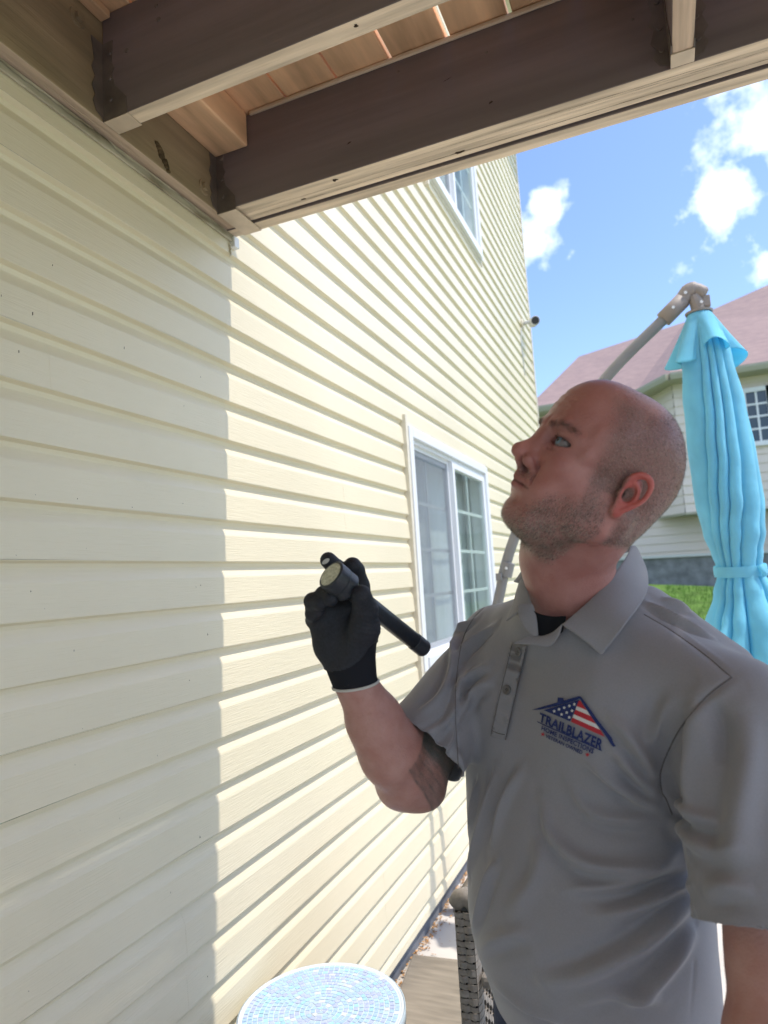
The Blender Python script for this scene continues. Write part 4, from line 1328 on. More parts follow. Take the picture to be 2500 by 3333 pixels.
M['skin'] = skin_mat()
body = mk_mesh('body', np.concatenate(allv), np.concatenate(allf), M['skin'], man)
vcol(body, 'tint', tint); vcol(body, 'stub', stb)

# ---- forearm hairs
def armhair(v, f, n, seed):
    r = np.random.default_rng(seed); nn_ = vnormals(v, f); d0 = (RW - RE) / np.linalg.norm(RW - RE)
    t = (v - RE) @ d0; w = sm(-.02, .04, t) * sm(.2, .17, t); ii = r.choice(len(v), n, p=w / w.sum())
    d = np.tile(d0, (n, 1)) + r.normal(0, .5, (n, 3)) + nn_[ii] * .35; d /= np.linalg.norm(d, axis=1, keepdims=True)
    sd_ = np.cross(d, nn_[ii]); sd_ /= np.linalg.norm(sd_, axis=1, keepdims=True) + 1e-9
    b = v[ii] - nn_[ii] * .0003; V = np.stack([b - sd_ * .00011, b + sd_ * .00011, b + d * r.uniform(.004, .010, (n, 1))], 1).reshape(-1, 3)
    return mk_mesh('arm_hair', V, np.arange(3 * n).reshape(-1, 3), mat('arm_hair', (.22, .13, .08), .5, .4), man, smooth=False)
armhair(ra_v, ra_f, 3200, 3)
# ---- eyes
M['sclera'] = mat('eye_white', (.19, .16, .165), .25, .5)
M['iris'] = mat('iris', (.13, .20, .26), .15, .6, noise=(900, .4))
M['pupil'] = mat('pupil', (.01, .01, .012), .1, .6)
def sphere_cap(c, axis, r, a0, a1, n=28, m_=8):
    c = np.array(c); a = np.array(axis) / np.linalg.norm(axis); u = np.cross(a, [0, 0, 1.]); u /= np.linalg.norm(u); w = np.cross(a, u)
    return [[tuple(c + r * (math.cos(t) * a + math.sin(t) * (math.cos(p) * u + math.sin(p) * w))) for p in [2 * math.pi * k / n for k in range(n)]] for t in [a0 + (a1 - a0) * i / m_ for i in range(m_ + 1)]]
for s in (1, -1):
    c = hw(np.array([79.5, 31.5 * s, 24.0]) * mm)[0]
    gz = HB @ np.array([1, .22, .10]); gz /= np.linalg.norm(gz)
    e_ = MB().grid(sphere_cap(c, gz, .0121, .44, math.pi, 28, 16), closed_u=True).build('eyeball', M['sclera'], man, smooth=True, recalc=False)
    MB().grid(sphere_cap(c, gz, .0123, .17, .46), closed_u=True).build('iris', M['iris'], e_, smooth=True, recalc=False)
    MB().grid(sphere_cap(c, gz, .01235, .0, .18), closed_u=True).build('pupil', M['pupil'], e_, smooth=True, recalc=False)

# ---- short hairs: scalp crop, beard, brows
def hairs(name, w, n, L, lift, mat_, wd=.00016, dirf=None, seed=1, Lv=.4):
    r = np.random.default_rng(seed)
    p = w / w.sum(); ii = r.choice(len(w), n, p=p)
    base_ = vs[ii] + r.normal(0, .0007, (n, 3)) * 1.0
    nn_ = hn[ii]
    base_ = base_ - nn_ * ((base_ - vs[ii]) * nn_).sum(1, keepdims=True)
    d = dirf(lv[ii]) if dirf is not None else np.tile([-.5, 0, -.8], (n, 1))
    d = d - nn_ * (d * nn_).sum(1, keepdims=True); d /= np.linalg.norm(d, axis=1, keepdims=True) + 1e-9
    d = d + nn_ * lift + r.normal(0, .35, (n, 3)); d /= np.linalg.norm(d, axis=1, keepdims=True)
    Ls = L * (1 + r.uniform(-Lv, Lv, (n, 1)))
    side = np.cross(d, nn_ + r.normal(0, .3, (n, 3))); side /= np.linalg.norm(side, axis=1, keepdims=True) + 1e-9
    b0 = base_ - nn_ * .0003
    V = np.stack([b0 - side * wd, b0 + side * wd, b0 + d * Ls], 1).reshape(-1, 3)
    o = mk_mesh(name, hw(V), np.arange(3 * n).reshape(-1, 3), mat_, man, smooth=False)
    return o
M['hairdk'] = mat('short_hair', (.085, .065, .055), .5, .4, noise=(900, .5))
M['hairbr'] = mat('eyebrow_hair', (.16, .10, .08), .5, .4)
M['hairlt'] = mat('greying_hair', (.42, .36, .30), .5, .4, noise=(900, .3))
hw_ = np.clip(hair + .6 * sideburn, 0, 1)
hairs('hair', hw_ + 1e-9, 26000, .0030, .5, M['hairdk'], seed=2, wd=.00016)
hairs('hair', hw_ + 1e-9, 15000, .0030, .55, M['hairlt'], seed=3, wd=.00014)
bd_w = beard * sm(-122, -105, z)
hairs('beard', bd_w + 1e-9, 13000, .0036, .5, M['hairdk'], seed=4, wd=.00017, dirf=lambda l: np.tile([.3, 0, -.9], (len(l), 1)))
hairs('beard', bd_w * (.4 + sm(-50, -75, z)) + 1e-9, 14000, .0036, .55, M['hairlt'], seed=5, wd=.00015, dirf=lambda l: np.tile([.3, 0, -.9], (len(l), 1)))
brow = np.exp(-((z - (40 + 4.0 * np.exp(-((ay - 36) / 14) ** 2) - .10 * np.clip(ay - 34, 0, 40))) / 2.8) ** 2) * sm(8, 13, ay) * sm(56, 48, ay) * sm(62, 70, x)
hairs('eyebrow', brow * (y > 0) + 1e-12, 900, .0056, .18, M['hairbr'], wd=.00015, seed=6, dirf=lambda l: np.stack([-.3 * np.ones(len(l)), np.sign(l[:, 1]) * .9, .15 * np.ones(len(l))], 1))
hairs('eyebrow', brow * (y < 0) + 1e-12, 900, .0056, .18, M['hairbr'], wd=.00015, seed=7, dirf=lambda l: np.stack([-.3 * np.ones(len(l)), np.sign(l[:, 1]) * .9, .15 * np.ones(len(l))], 1))
for sd0 in (1, -1):
  lash = (np.sign(y) == sd0) * np.exp(-((z - 27.6) / 1.1) ** 2) * sm(19, 22, ay) * sm(48, 44, ay) * sm(84, 88, x)
  hairs('eyelash', lash + 1e-12, 160, .0045, .8, M['pupil'], wd=.00014, seed=8, dirf=lambda l: np.tile([.8, 0, -.1], (len(l), 1)))

# ---- polo shirt ---------------------------------------------------------------
BB = np.array([[-.82, .572, 0], [-.572, -.82, 0], [0, 0, 1.]])       # rows: his right, his front, up
def fab(name, col, **k):
    return mat(name, col, .72, .25, noise=(500, .05), bump=(1400, .25), sheen=.25, bumpd=.0006, **k)
M['shirt'] = fab('grey_polo_knit', (.250, .250, .275))
M['shirt2'] = fab('grey_collar_knit', (.242, .242, .264))
M['undershirt'] = mat('black_cotton', (.010, .011, .014), .9, .15)
M['jeans'] = mat('navy_denim', (.035, .045, .085), .8, .25, noise=(300, .3), bump=(900, .4))
M['belt'] = mat('black_leather', (.02, .018, .018), .5, .4)
SP = np.array([.733, 1.115, 1.277]); SPL = np.array([1.052, .900, 1.212])
def shirt_field(h, off=0.0):
    G = Field((.50, .66, .70), (1.24, 1.30, 1.44), h)
    o = off
    G.ell((.862, 1.035, 1.17), (.190 + o, .112 + o, .190 + o), 0, B=BB)
    G.ell((.735, 1.105, 1.10), (.055 + o, .075 + o, .15 + o), .05, B=BB)
    G.ell((.848, 1.015, .955), (.176 + o, .134 + o, .20 + o), .07, B=BB)
    G.ell((.838, 1.000, .90), (.150 + o, .125 + o, .12 + o), .06, B=BB)
    G.ell((.850, 1.045, .80), (.172 + o, .125 + o, .16 + o), .05, B=BB)
    for c, S_, r in ((-1, SPL, .066), (1, SP, .062)):
        G.cone(NECK + np.array([0, .010, -.035]), S_ + np.array([0, 0, .004]), .057 + o, r + o, .04)
    G.cone(np.array(P3(1396, 1326, .940)), np.array(P3(1564, 1454, .885)), .036 + o, .040 + o, .06)
    G.ell(NECK + np.array([.0, .0, -.04]), (.085 + o, .075 + o, .05 + o), .04, B=BB)
    # pectoral fullness
    for sg in (1, -1):
        c = np.array([.862, 1.03, 1.205]) + BB[0] * .085 * sg + BB[1] * .075
        G.ell(c, (.075 + o, .045 + o, .075 + o), .05, B=BB)
    # sleeves
    a = RE - RS; a = a / np.linalg.norm(a)
    G.cone(SP, SP + a * .10, .062 + o, .064 + o, .022)
    eR = float((np.array(P3(930, 1618, .985)) - SP) @ a) + .012
    G.cone(SP + a * .10, SP + a * eR, .064 + o, .069 + o, .012)
    b = LE - LS; b = b / np.linalg.norm(b)
    G.cone(SPL, SPL + b * .14, .066 + o, .072 + o, .022)
    G.cone(SPL + b * .14, SPL + b * .235, .072 + o, .080 + o, .010)
    # deep crease between arm and chest
    return G
G = shirt_field(.0031)
sv, sf_ = G.mesh()
sv = relax(sv, sf_, 2, .5)
# cloth ends: sleeve openings, neck opening, hem
aR = (RE - RS) / np.linalg.norm(RE - RS); aL = (LE - LS) / np.linalg.norm(LE - LS)
cuffR = (np.array(P3(930, 1618, .985)), np.array(aR))
cuffL = (SPL + aL * .205, aL)
def cutmesh(v, f, cuts):
    """cuts: list of (signed distance array per vertex, normal per vertex fn); keeps the negative side with clean edges"""
    v = v.copy()
    for sd_, nr in cuts:
        keep = (sd_(v)[f] < 0).any(1)
        f = f[keep]
        used = np.unique(f)
        s_ = sd_(v)
        m = np.zeros(len(v), bool); m[used] = True; m &= s_ > 0
        v[m] -= nr(v[m]) * s_[m][:, None]
    used, inv = np.unique(f, return_inverse=True)
    v = v[used]; f = inv.reshape(f.shape)
    e = np.concatenate([f[:, [0, 1]], f[:, [1, 2]], f[:, [2, 3]], f[:, [3, 0]]]); e.sort(axis=1)
    ue, cnt = np.unique(e, axis=0, return_counts=True); b = ue[cnt == 1]
    b2 = np.concatenate([b, b[:, ::-1]]); n_ = np.bincount(b2[:, 0], minlength=len(v)); m = n_ == 2
    for _ in range(6):
        acc = np.stack([np.bincount(b2[:, 0], weights=v[b2[:, 1], k], minlength=len(v)) for k in range(3)], 1)
        v[m] = v[m] * .5 + .5 * acc[m] / 2
    return v, f
def plane(c, n, lim=None):
    c = np.array(c); n = np.array(n)
    def sd_(v):
        s = (v - c) @ n
        if lim is not None:
            d = v - c; r = np.linalg.norm(d - np.outer(d @ n, n), axis=1)
            q = (v - np.array([.850, 1.03, 1.0])) @ BB.T
            tor = np.sqrt((q[:, 0] / .196) ** 2 + (q[:, 1] / .142) ** 2)
            s = np.where((r < lim) & (s > -1) & ((tor > 1.0) | (r < .045)), s, -1)
        return s
    return (sd_, lambda v: np.tile(n, (len(v), 1)))
nkc = NECK + np.array([-.004, -.010, .0]); nka = np.array([-.10, -.16, 1.0]); nka /= np.linalg.norm(nka)
def neckcut():
    rad = .0665
    def sd_(v):
        d = v - nkc; t = d @ nka; q = d - np.outer(t, nka); r = np.linalg.norm(q, axis=1)
        return np.where(t > -.07, rad - r, -1)
    def nr(v):
        d = v - nkc; t = d @ nka; q = d - np.outer(t, nka); return -q / (np.linalg.norm(q, axis=1, keepdims=True) + 1e-9)
    return (sd_, nr)
bvh0 = BVHTree.FromPolygons([tuple(a) for a in sv], [tuple(int(i) for i in q) for q in sf_])
def hit(px, py, tree=None, lift=0.0):
    d = (P3(px, py, 1.0) - CAM).normalized()
    loc, nrm, i, dist = (tree or bvh0).ray_cast(CAM, d)
    if loc is None: return None
    return loc + nrm * lift, nrm
# --- folds: polylines measured in the photograph, laid on the cloth
def zz8(p): return [(928.9 + .44 * a, 1260.7 + .44 * b) for a, b in p]
folds = [  # (points, height mm, width mm)
    (zz8([(95, 560), (150, 500), (215, 440), (285, 400)]), 4.0, 7), (zz8([(105, 690), (170, 590), (230, 520), (290, 480)]), 4.5, 7),
    (zz8([(100, 450), (150, 350), (240, 270), (320, 200)]), 4.5, 7), (zz8([(95, 360), (150, 240), (230, 170)]), 4, 6),
    (zz8([(130, 800), (150, 1000), (170, 1180), (190, 1400)]), 4, 7), (zz8([(340, 900), (280, 1150), (200, 1400), (170, 1550)]), 4.5, 8),
    (zz8([(460, 900), (370, 1080), (300, 1300)]), 3.5, 8), (zz8([(240, 960), (215, 1130), (165, 1330)]), 3.5, 6),
    (zz8([(560, 1050), (600, 1220), (740, 1350), (900, 1385), (1100, 1370), (1230, 1300)]), 4.5, 9),
    (zz8([(680, 980), (800, 1110), (960, 1150), (1130, 1140)]), 3.5, 9), (zz8([(650, 1500), (900, 1470), (1100, 1420), (1250, 1380)]), 3.5, 8),
    (zz8([(1300, 1470), (1200, 1500), (1000, 1600), (800, 1640)]), 4.0, 8), (zz8([(1310, 1540), (1180, 1650), (1000, 1800), (760, 1920), (560, 1960)]), 5.5, 10),
    (zz8([(1300, 1700), (1200, 1850), (1060, 2000), (900, 2090)]), 4.5, 10), (zz8([(190, 1720), (240, 1600), (290, 1440), (330, 1350)]), 3.5, 8),
    (zz8([(180, 1830), (330, 1740), (480, 1700)]), 3, 9), (zz8([(860, 640), (960, 720), (1050, 850), (1110, 960)]), 4, 8),
    (zz8([(920, 820), (1010, 930), (1120, 1030)]), 4, 7), (zz8([(760, 860), (880, 950), (1030, 1050), (1140, 1090)]), 3.5, 8),
    (zz8([(1200, 560), (1130, 700), (1080, 800)]), 3, 9), (zz8([(1060, 90), (1200, 180), (1380, 260)]), 4, 6),
    (zz8([(1130, 70), (1250, 120), (1420, 210), (1560, 330)]), 3, 8),
    (zz8([(1320, 560), (1300, 800), (1290, 1000), (1310, 1150)]), 5, 12), (zz8([(1570, 620), (1560, 900), (1520, 1200), (1490, 1450)]), 5, 14),
    (zz8([(1190, 1050), (1290, 1130), (1420, 1160)]), 4, 8), (zz8([(1190, 1120), (1260, 1230), (1380, 1300), (1560, 1290)]), 3.5, 9),
    (zz8([(1390, 560), (1440, 700), (1450, 900)]), -3, 10), (zz8([(1340, 1500), (1450, 1480), (1600, 1500)]), 3, 9),
    ([(985, 1400), (975, 1460), (950, 1510), (905, 1545)], 4, 7), ([(1000, 1440), (990, 1500), (965, 1560), (900, 1600)], 4, 6),
    ([(990, 1560), (965, 1610), (925, 1640)], 3.5, 6), ([(1010, 1345), (985, 1400), (975, 1440)], 3, 6),
    (zz8([(140, 1150), (150, 1350), (160, 1500), (200, 1800)]), 3, 8), (zz8([(560, 1250), (520, 1450), (380, 1650)]), 2.5, 12),
    (zz8([(700, 2050), (900, 2000), (1150, 2040)]), 3, 9), (zz8([(300, 1950), (500, 2080), (650, 2140)]), 3, 9),
]
seams = [([(1391, 1327), (1450, 1362), (1520, 1412), (1580, 1463)], -1.6, 2.4), ([(1400, 1322), (1455, 1352), (1530, 1405), (1590, 1452)], 1.4, 2.6),
         ([(1592, 1454), (1580, 1463), (1535, 1497), (1501, 1533), (1468, 1575), (1448, 1613), (1432, 1650), (1426, 1679), (1430, 1712), (1439, 1727), (1452, 1760)], -3.2, 3.0),
         ([(1606, 1470), (1560, 1500), (1515, 1545), (1470, 1610), (1445, 1680)], 2.0, 5),
         ([(1050, 1308), (1020, 1340), (1000, 1380), (990, 1430), (984, 1500), (984, 1560), (988, 1620), (990, 1660)], -3.0, 3.0),
         ([(1472, 1800), (1490, 1900), (1500, 2000), (1500, 2100), (1490, 2200)], -1.8, 2.6)]
FK = 3.0
def apply_folds(v, f, items):
    n = vnormals(v, f); disp = np.zeros(len(v))
    for pts, amp, wd in items:
        P = []
        for a in spl([(x_, y_, 0) for x_, y_ in pts], 10):
            q = hit(a[0], a[1])
            if q is not None: P.append(tuple(q[0]))
        if len(P) < 3: continue
        P = np.array(P); wd = wd * mm
        lo = P.min(0) - 3 * wd; hi = P.max(0) + 3 * wd
        m = np.where(((v > lo) & (v < hi)).all(1))[0]
        if len(m) == 0: continue
        best = np.full(len(m), 1e9); bt = np.zeros(len(m)); sgn = np.zeros(len(m))
        for i in range(len(P) - 1):
            d = P[i + 1] - P[i]; L = d @ d + 1e-12
            if L > .0009: continue
            t = np.clip(((v[m] - P[i]) @ d) / L, 0, 1)
            e = v[m] - (P[i] + t[:, None] * d); q = (e ** 2).sum(1)
            u = q < best; best[u] = q[u]; bt[u] = (i + t[u]) / (len(P) - 1)
            sg = np.cross(np.array(d), e) @ np.array(CF); sgn[u] = np.sign(sg[u])
        r = np.sqrt(best) * sgn / wd
        env = np.sin(np.pi * np.clip(bt, .02, .98)) ** .7
        prof_ = np.exp(-r * r) * (1 + .35 * r) - .45 * np.exp(-((r - 1.7) / .9) ** 2)
        if abs(amp) < 3.3 and wd < .0055: prof_ = np.exp(-r * r)
        disp[m] += amp * (FK if wd > .0055 else 1.0) * mm * env * prof_
    disp = relax(np.stack([disp, disp, disp], 1), f, 1, .3)[:, 0]
    return v + n * disp[:, None]
sv = apply_folds(sv, sf_, folds + seams)
# gentle unevenness of the knit
sv = sv + vnormals(sv, sf_) * (.0012 * np.sin(sv[:, 2] * 46 + 3 * np.sin(sv[:, 0] * 31)) * np.sin(sv[:, 0] * 38 + sv[:, 1] * 21))[:, None]
hem = plane((.85, 1.0, .765), (-.05, .0, -1.0))
vh = hit(1176, 1332); vhn = np.array(vh[1]); vhc = np.array(vh[0])
def vcut():
    a = np.array(CR); b = np.array(CU)
    def sd_(v):
        d = v - vhc; x_ = d @ a * 1; y_ = d @ b
        # a V: narrow at the bottom
        wdt = .020 + .55 * np.clip(y_ + .012, -.05, .06)
        s_ = np.minimum(wdt - np.abs(x_ - .20 * y_), y_ + .024)
        return np.where((np.linalg.norm(d, axis=1) < .07), s_, -1)
    def nr(v):
        d = v - vhc; x_ = d @ a; s_ = np.sign(x_)[:, None] * a
        return -s_
    return (sd_, nr)
hem_fix = (hem[0], hem[1])
v2, f2 = cutmesh(sv, sf_, [plane(*cuffR, lim=.095), plane(*cuffL, lim=.105), hem, neckcut(), vcut()])
shirt = mk_mesh('polo_shirt', v2, f2, M['shirt'], man)
sld = shirt.modifiers.new('solid', 'SOLIDIFY'); sld.thickness = .0016; sld.offset = -1
bvhS = BVHTree.FromPolygons([tuple(a) for a in sv], [tuple(int(i) for i in q) for q in sf_])
# undershirt
U_ = Field((.70, .80, 1.12), (1.06, 1.22, 1.44), .005)
U_.ell((.866, 1.030, 1.20), (.150, .098, .16), 0, B=BB)
U_.ell(NECK + np.array([.0, .0, -.04]), (.078, .068, .046), .04, B=BB)
U_.cone(NECK + np.array([0, .010, -.035]), SP, .047, .03, .04); U_.cone(NECK + np.array([0, .010, -.035]), SPL, .047, .03, .04)
uv_, uf_ = U_.mesh(); uv_ = relax(uv_, uf_, 2, .5)
def ncut2():
    def sd_(v):
        d = v - nkc; t = d @ nka; q = d - np.outer(t, nka); return np.where(t > -.045, .066 - np.linalg.norm(q, axis=1), -1)
    def nr(v):
        d = v - nkc; t = d @ nka; q = d - np.outer(t, nka); return -q / (np.linalg.norm(q, axis=1, keepdims=True) + 1e-9)
    return (sd_, nr)
uv_, uf_ = cutmesh(uv_, uf_, [plane((.85, 1, 1.15), (0, 0, -1.)), ncut2()])
mk_mesh('undershirt', uv_, uf_, M['undershirt'], man)

# hems on the sleeves: a doubled band with a stitch line
def conform(rows, lift, tree=None):
    """rows of (px,py) -> grid laid on the shirt"""
    out_ = []
    for r in rows:
        o_ = []
        for p in r:
            q = hit(p[0], p[1], tree or bvhS, lift)
            o_.append(tuple(q[0]) if q else None)
        out_.append(o_)
    return out_
def patch(name, A, B, lift, mt, parent, n=24, w=8, thick=.0015, edge=.0008):
    """ruled patch between polylines A and B (px), following the cloth, raised by lift"""
    A = spl([(x_, y_, 0) for x_, y_ in A], 8); B = spl([(x_, y_, 0) for x_, y_ in B], 8)
    rs = lambda P, k: P[min(int(round(k / n * (len(P) - 1))), len(P) - 1)]
    rows = []
    for i in range(n + 1):
        a = rs(A, i); b = rs(B, i)
        rows.append([(a[0] + (b[0] - a[0]) * j / w, a[1] + (b[1] - a[1]) * j / w) for j in range(w + 1)])
    G_ = conform(rows, lift)
    mb = MB(); mb.grid(G_)
    o_ = mb.build(name, mt, parent, smooth=True, recalc=False)
    s_ = o_.modifiers.new('solid', 'SOLIDIFY'); s_.thickness = thick; s_.offset = 0
    return o_
plk = patch('placket', [(1108, 1388), (1095, 1440), (1078, 1510), (1062, 1588)], [(1141, 1396), (1128, 1450), (1110, 1525), (1093, 1597)], .0028, M['shirt2'], shirt, n=40, w=8)
M['seam'] = mat('seam_shadow_thread', (.12, .115, .12), .9, .1)  # dark cord colour stands in for the shadow in the seam grooves
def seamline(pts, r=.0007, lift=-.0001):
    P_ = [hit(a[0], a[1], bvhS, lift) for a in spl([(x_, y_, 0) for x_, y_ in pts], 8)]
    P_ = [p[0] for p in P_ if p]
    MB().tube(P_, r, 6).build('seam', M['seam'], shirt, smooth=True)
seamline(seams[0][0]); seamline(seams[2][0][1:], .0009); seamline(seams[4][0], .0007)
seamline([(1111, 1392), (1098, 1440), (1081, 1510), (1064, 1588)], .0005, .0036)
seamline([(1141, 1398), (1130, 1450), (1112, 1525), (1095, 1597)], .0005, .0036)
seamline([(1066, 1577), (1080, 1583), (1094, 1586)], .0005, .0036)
# buttons
M['button'] = mat('grey_button', (.12, .115, .115), .35, .5)
for bx, by in ((1124.7, 1407), (1098.3, 1490.5)):
    q = hit(bx, by, bvhS, .0034); c = q[0]; n_ = q[1]
    u = n_.orthogonal().normalized(); w_ = n_.cross(u)
    mb = MB(); pr_ = [(.0, .0012), (.0022, .0010), (.0040, .0012), (.0052, .0024), (.0062, .0024), (.0068, .0014), (.0069, 0)]
    mb.grid([[tuple(c + (u * math.cos(t) + w_ * math.sin(t)) * max(r, 1e-5) + n_ * h_) for t in [2 * math.pi * k / 28 for k in range(28)]] for r, h_ in pr_], closed_u=True)
    bo = mb.build('button', M['button'], shirt, smooth=True, recalc=False)
    mb = MB()
    for k in range(4):
        t = k * math.pi / 2 + .6; cc = c + (u * math.cos(t) + w_ * math.sin(t)) * .0016 + n_ * .00125
        mb.grid([[tuple(cc + (u * math.cos(a_) + w_ * math.sin(a_)) * r) for a_ in [2 * math.pi * i / 8 for i in range(8)]] for r in (.00001, .0006)], closed_u=True)
    mb.build('thread_hole', M['pupil'], bo, recalc=False)

# ---- collar: two flaps lofted between the fold line round the neck and the outer edge
def loft(name, A, B, bulge, mt, parent, n=30, w=10, thick=.0024):
    A = spl([tuple(P3(*p)) for p in A], 10); B = spl([tuple(P3(*p)) for p in B], 10)
    def rs(P, t):
        k = t * (len(P) - 1); i = min(int(k), len(P) - 2); f_ = k - i; return P[i] * (1 - f_) + P[i + 1] * f_
    rows = []
    for i in range(n + 1):
        t = i / n; a = rs(A, t); b = rs(B, t); row = []
        for j in range(w + 1):
            s_ = j / w; p = a * (1 - s_) + b * s_
            out_ = (p - (NECK + np.array([0, 0, (p[2] - NECK[2])]))); out_ = out_ / (np.linalg.norm(out_) + 1e-9)
            row.append(tuple(p + (out_ * .7 + np.array([0, 0, .7])) * bulge * math.sin(math.pi * min(1, s_ * 1.15)) ** .8 * (1 if s_ < .87 else .6)))
        rows.append(row)
    mb = MB(); mb.grid(rows); o_ = mb.build(name, mt, parent, smooth=True, recalc=False)
    s_ = o_.modifiers.new('solid', 'SOLIDIFY'); s_.thickness = thick; s_.offset = 0
    sb = o_.modifiers.new('sub', 'SUBSURF'); sb.levels = 1; sb.render_levels = 1
    return o_
def hd(px, py, lift=.004):
    q = hit(px, py, bvhS, lift)
    return (px, py, float((q[0] - CAM).dot(CF))) if q else None
RA = [(1361, 1180, .985), (1354, 1200, .950), (1322, 1245, .905), (1272, 1298, .880), (1212, 1350, .862)]
RB_ = [(1378, 1186, 1.005), (1398, 1236, .985), (1396, 1284, .900), (1352, 1348, .835), (1300, 1416, .830)]
loft('collar', RA, RB_, .0035, M['shirt2'], shirt)
LA = [(1137, 1250, .965), (1140, 1272, .945), (1144, 1290, .925), (1152, 1312, .903)]
LB = [(1121, 1260, .985), (1114, 1282, .970), (1108, 1306, .955), (1092, 1343, .945)]
loft('collar', LA, LB, .003, M['shirt2'], shirt, n=20)
mb_ = [(1142, 1310), (1165, 1325), (1195, 1331), (1224, 1330)]; mb2 = [(1152, 1374), (1165, 1380), (1190, 1380), (1215, 1366)]
loft('undershirt', [(a, b, d) for (a, b), d in zip(mb_, (.904, .892, .884, .872))], [(a, b, d) for (a, b), d in zip(mb2, (.897, .891, .883, .872))], .0, M['undershirt'], man, 16, 5)
# back of the collar, round the nape
def arc3(a, b, r, dz):
    a = np.array(a); b = np.array(b); c = NECK + np.array([0, .008, 0])
    t0 = math.atan2(a[1] - c[1], a[0] - c[0]); t1 = math.atan2(b[1] - c[1], b[0] - c[0])
    if t1 < t0: t1 += 2 * math.pi
    o_ = []
    for i in range(13):
        t = i / 12; th = t0 + (t1 - t0) * t
        ra_ = np.linalg.norm((a - c)[:2]) * (1 - t) + np.linalg.norm((b - c)[:2]) * t
        rr = ra_ + (r - ra_) * math.sin(math.pi * t) ** .6
        o_.append(Vector((c[0] + rr * math.cos(th), c[1] + rr * math.sin(th), a[2] * (1 - t) + b[2] * t + dz * math.sin(math.pi * t))))
    return o_
A_ = arc3(P3(*RA[0]), P3(*LA[0]), .078, .012); B_ = arc3(P3(*RB_[0]), P3(*LB[0]), .100, -.004)
mb = MB(); mb.grid([[tuple(a * (1 - k / 6) + b * (k / 6)) for k in range(7)] for a, b in zip(A_, B_)])
cb_ = mb.build('collar', M['shirt2'], shirt, smooth=True, recalc=False)
s_ = cb_.modifiers.new('solid', 'SOLIDIFY'); s_.thickness = .0024; s_.offset = 0
# collar stand: inner ring hugging the neck, and the turned edge of the opening
def loftpx(name, A, B, da, db, mt, n=16, w=4):
    A = [(x_, y_, d_) for (x_, y_), d_ in zip(A, da)]; B = [(x_, y_, d_) for (x_, y_), d_ in zip(B, db)]
    return loft(name, A, B, .0015, mt, shirt, n, w, .0018)
loftpx('facing', [(1217, 1345), (1196, 1364), (1172, 1374), (1157, 1370)], [(1210, 1370), (1187, 1397), (1146, 1392), (1106, 1391)], (.864, .872, .882, .889), (.862, .866, .880, .893), M['shirt2'])
loftpx('facing', [(1116, 1306), (1120, 1332), (1132, 1356), (1153, 1380)], [(1151, 1304), (1157, 1322), (1161, 1344), (1163, 1372)], (.918, .905, .896, .888), (.905, .896, .889, .883), M['shirt2'])

# ---- embroidered logo, laid on the chest -------------------------------------
M['navy'] = mat('navy_thread', (.018, .032, .13), .7, .25, bump=(2500, .5), bumpd=.0004)
M['redth'] = mat('red_thread', (.42, .03, .045), .7, .25, bump=(2500, .5), bumpd=.0004)
M['whiteth'] = mat('white_thread', (.62, .62, .62), .7, .25, bump=(2500, .5), bumpd=.0004)
def lg(p, lift):
    q = hit(1128.1 + .14 * p[0], 1459.9 + .14 * p[1], bvhS, lift)
    return tuple(q[0])
def poly(mb, pts, lift, n=6):
    """fan/strip polygon subdivided along its edges so it follows the cloth"""
    P = [np.array(p, float) for p in pts]; o_ = []
    if len(P) == 4:
        a, b, c, d = P; k = max(1, int(max(np.linalg.norm(b - a), np.linalg.norm(c - d)) / 45)); w = max(1, int(max(np.linalg.norm(d - a), np.linalg.norm(c - b)) / 60))
        mb.grid([[lg((a * (1 - i / k) + b * (i / k)) * (1 - j / w) + (d * (1 - i / k) + c * (i / k)) * (j / w), lift) for j in range(w + 1)] for i in range(k + 1)])
    else:
        c = sum(P) / len(P)
        vs_ = [lg(c, lift)] + [lg(p, lift) for p in P]
        mb.add(vs_, [(0, i + 1, (i + 1) % len(P) + 1) for i in range(len(P))])
em = MB()
L1, L2 = .0016, .0022
poly(em, [(165, 525), (880, 318), (905, 345), (870, 372)], L2); poly(em, [(165, 525), (870, 372), (600, 452), (300, 520)], L2)
poly(em, [(565, 335), (650, 345), (660, 400), (560, 425)], L2)
poly(em, [(880, 318), (918, 322), (1150, 640), (1090, 650)], L2); poly(em, [(1090, 650), (1150, 640), (1400, 985), (1280, 905)], L2)
poly(em, [(1280, 905), (1360, 935), (1438, 1085), (1405, 1095)], L2)
poly(em, [(345, 530), (868, 378), (860, 440), (750, 700)], L1)
poly(em, [(868, 378), (890, 372), (885, 400), (860, 440)], L1 + .0001)
lo_ = em.build('logo_outline', M['navy'], shirt, recalc=False)
rd = MB(); wt = MB()
# stripes, sheared bands between the star field and the right rafter
def bandq(t0, t1):
    l0 = np.array((885, 385)); l1 = np.array((765, 705)); r0 = np.array((905, 385)); r1 = np.array((1275, 935))
    f_ = lambda a, b, t: a + (b - a) * t
    return [f_(l0, l1, t0), f_(r0, r1, max(0, t0 * 1.0)), f_(r0, r1, t1), f_(l0, l1, t1)]
for i, (t0, t1) in enumerate(((0, .26), (.26, .42), (.42, .64), (.64, .80), (.80, 1.0))):
    poly(rd if i % 2 == 0 else wt, bandq(t0, t1), L1 + .0003)
for cx_, cy_ in ((512, 545), (586, 517), (665, 492), (744, 464), (820, 440), (624, 594), (703, 566), (784, 538), (742, 638)):
    poly(wt, [(cx_ + (25 if k % 2 == 0 else 15) * math.sin(k * math.pi / 5), cy_ - (25 if k % 2 == 0 else 15) * math.cos(k * math.pi / 5)) for k in range(10)], L1 + .0006)
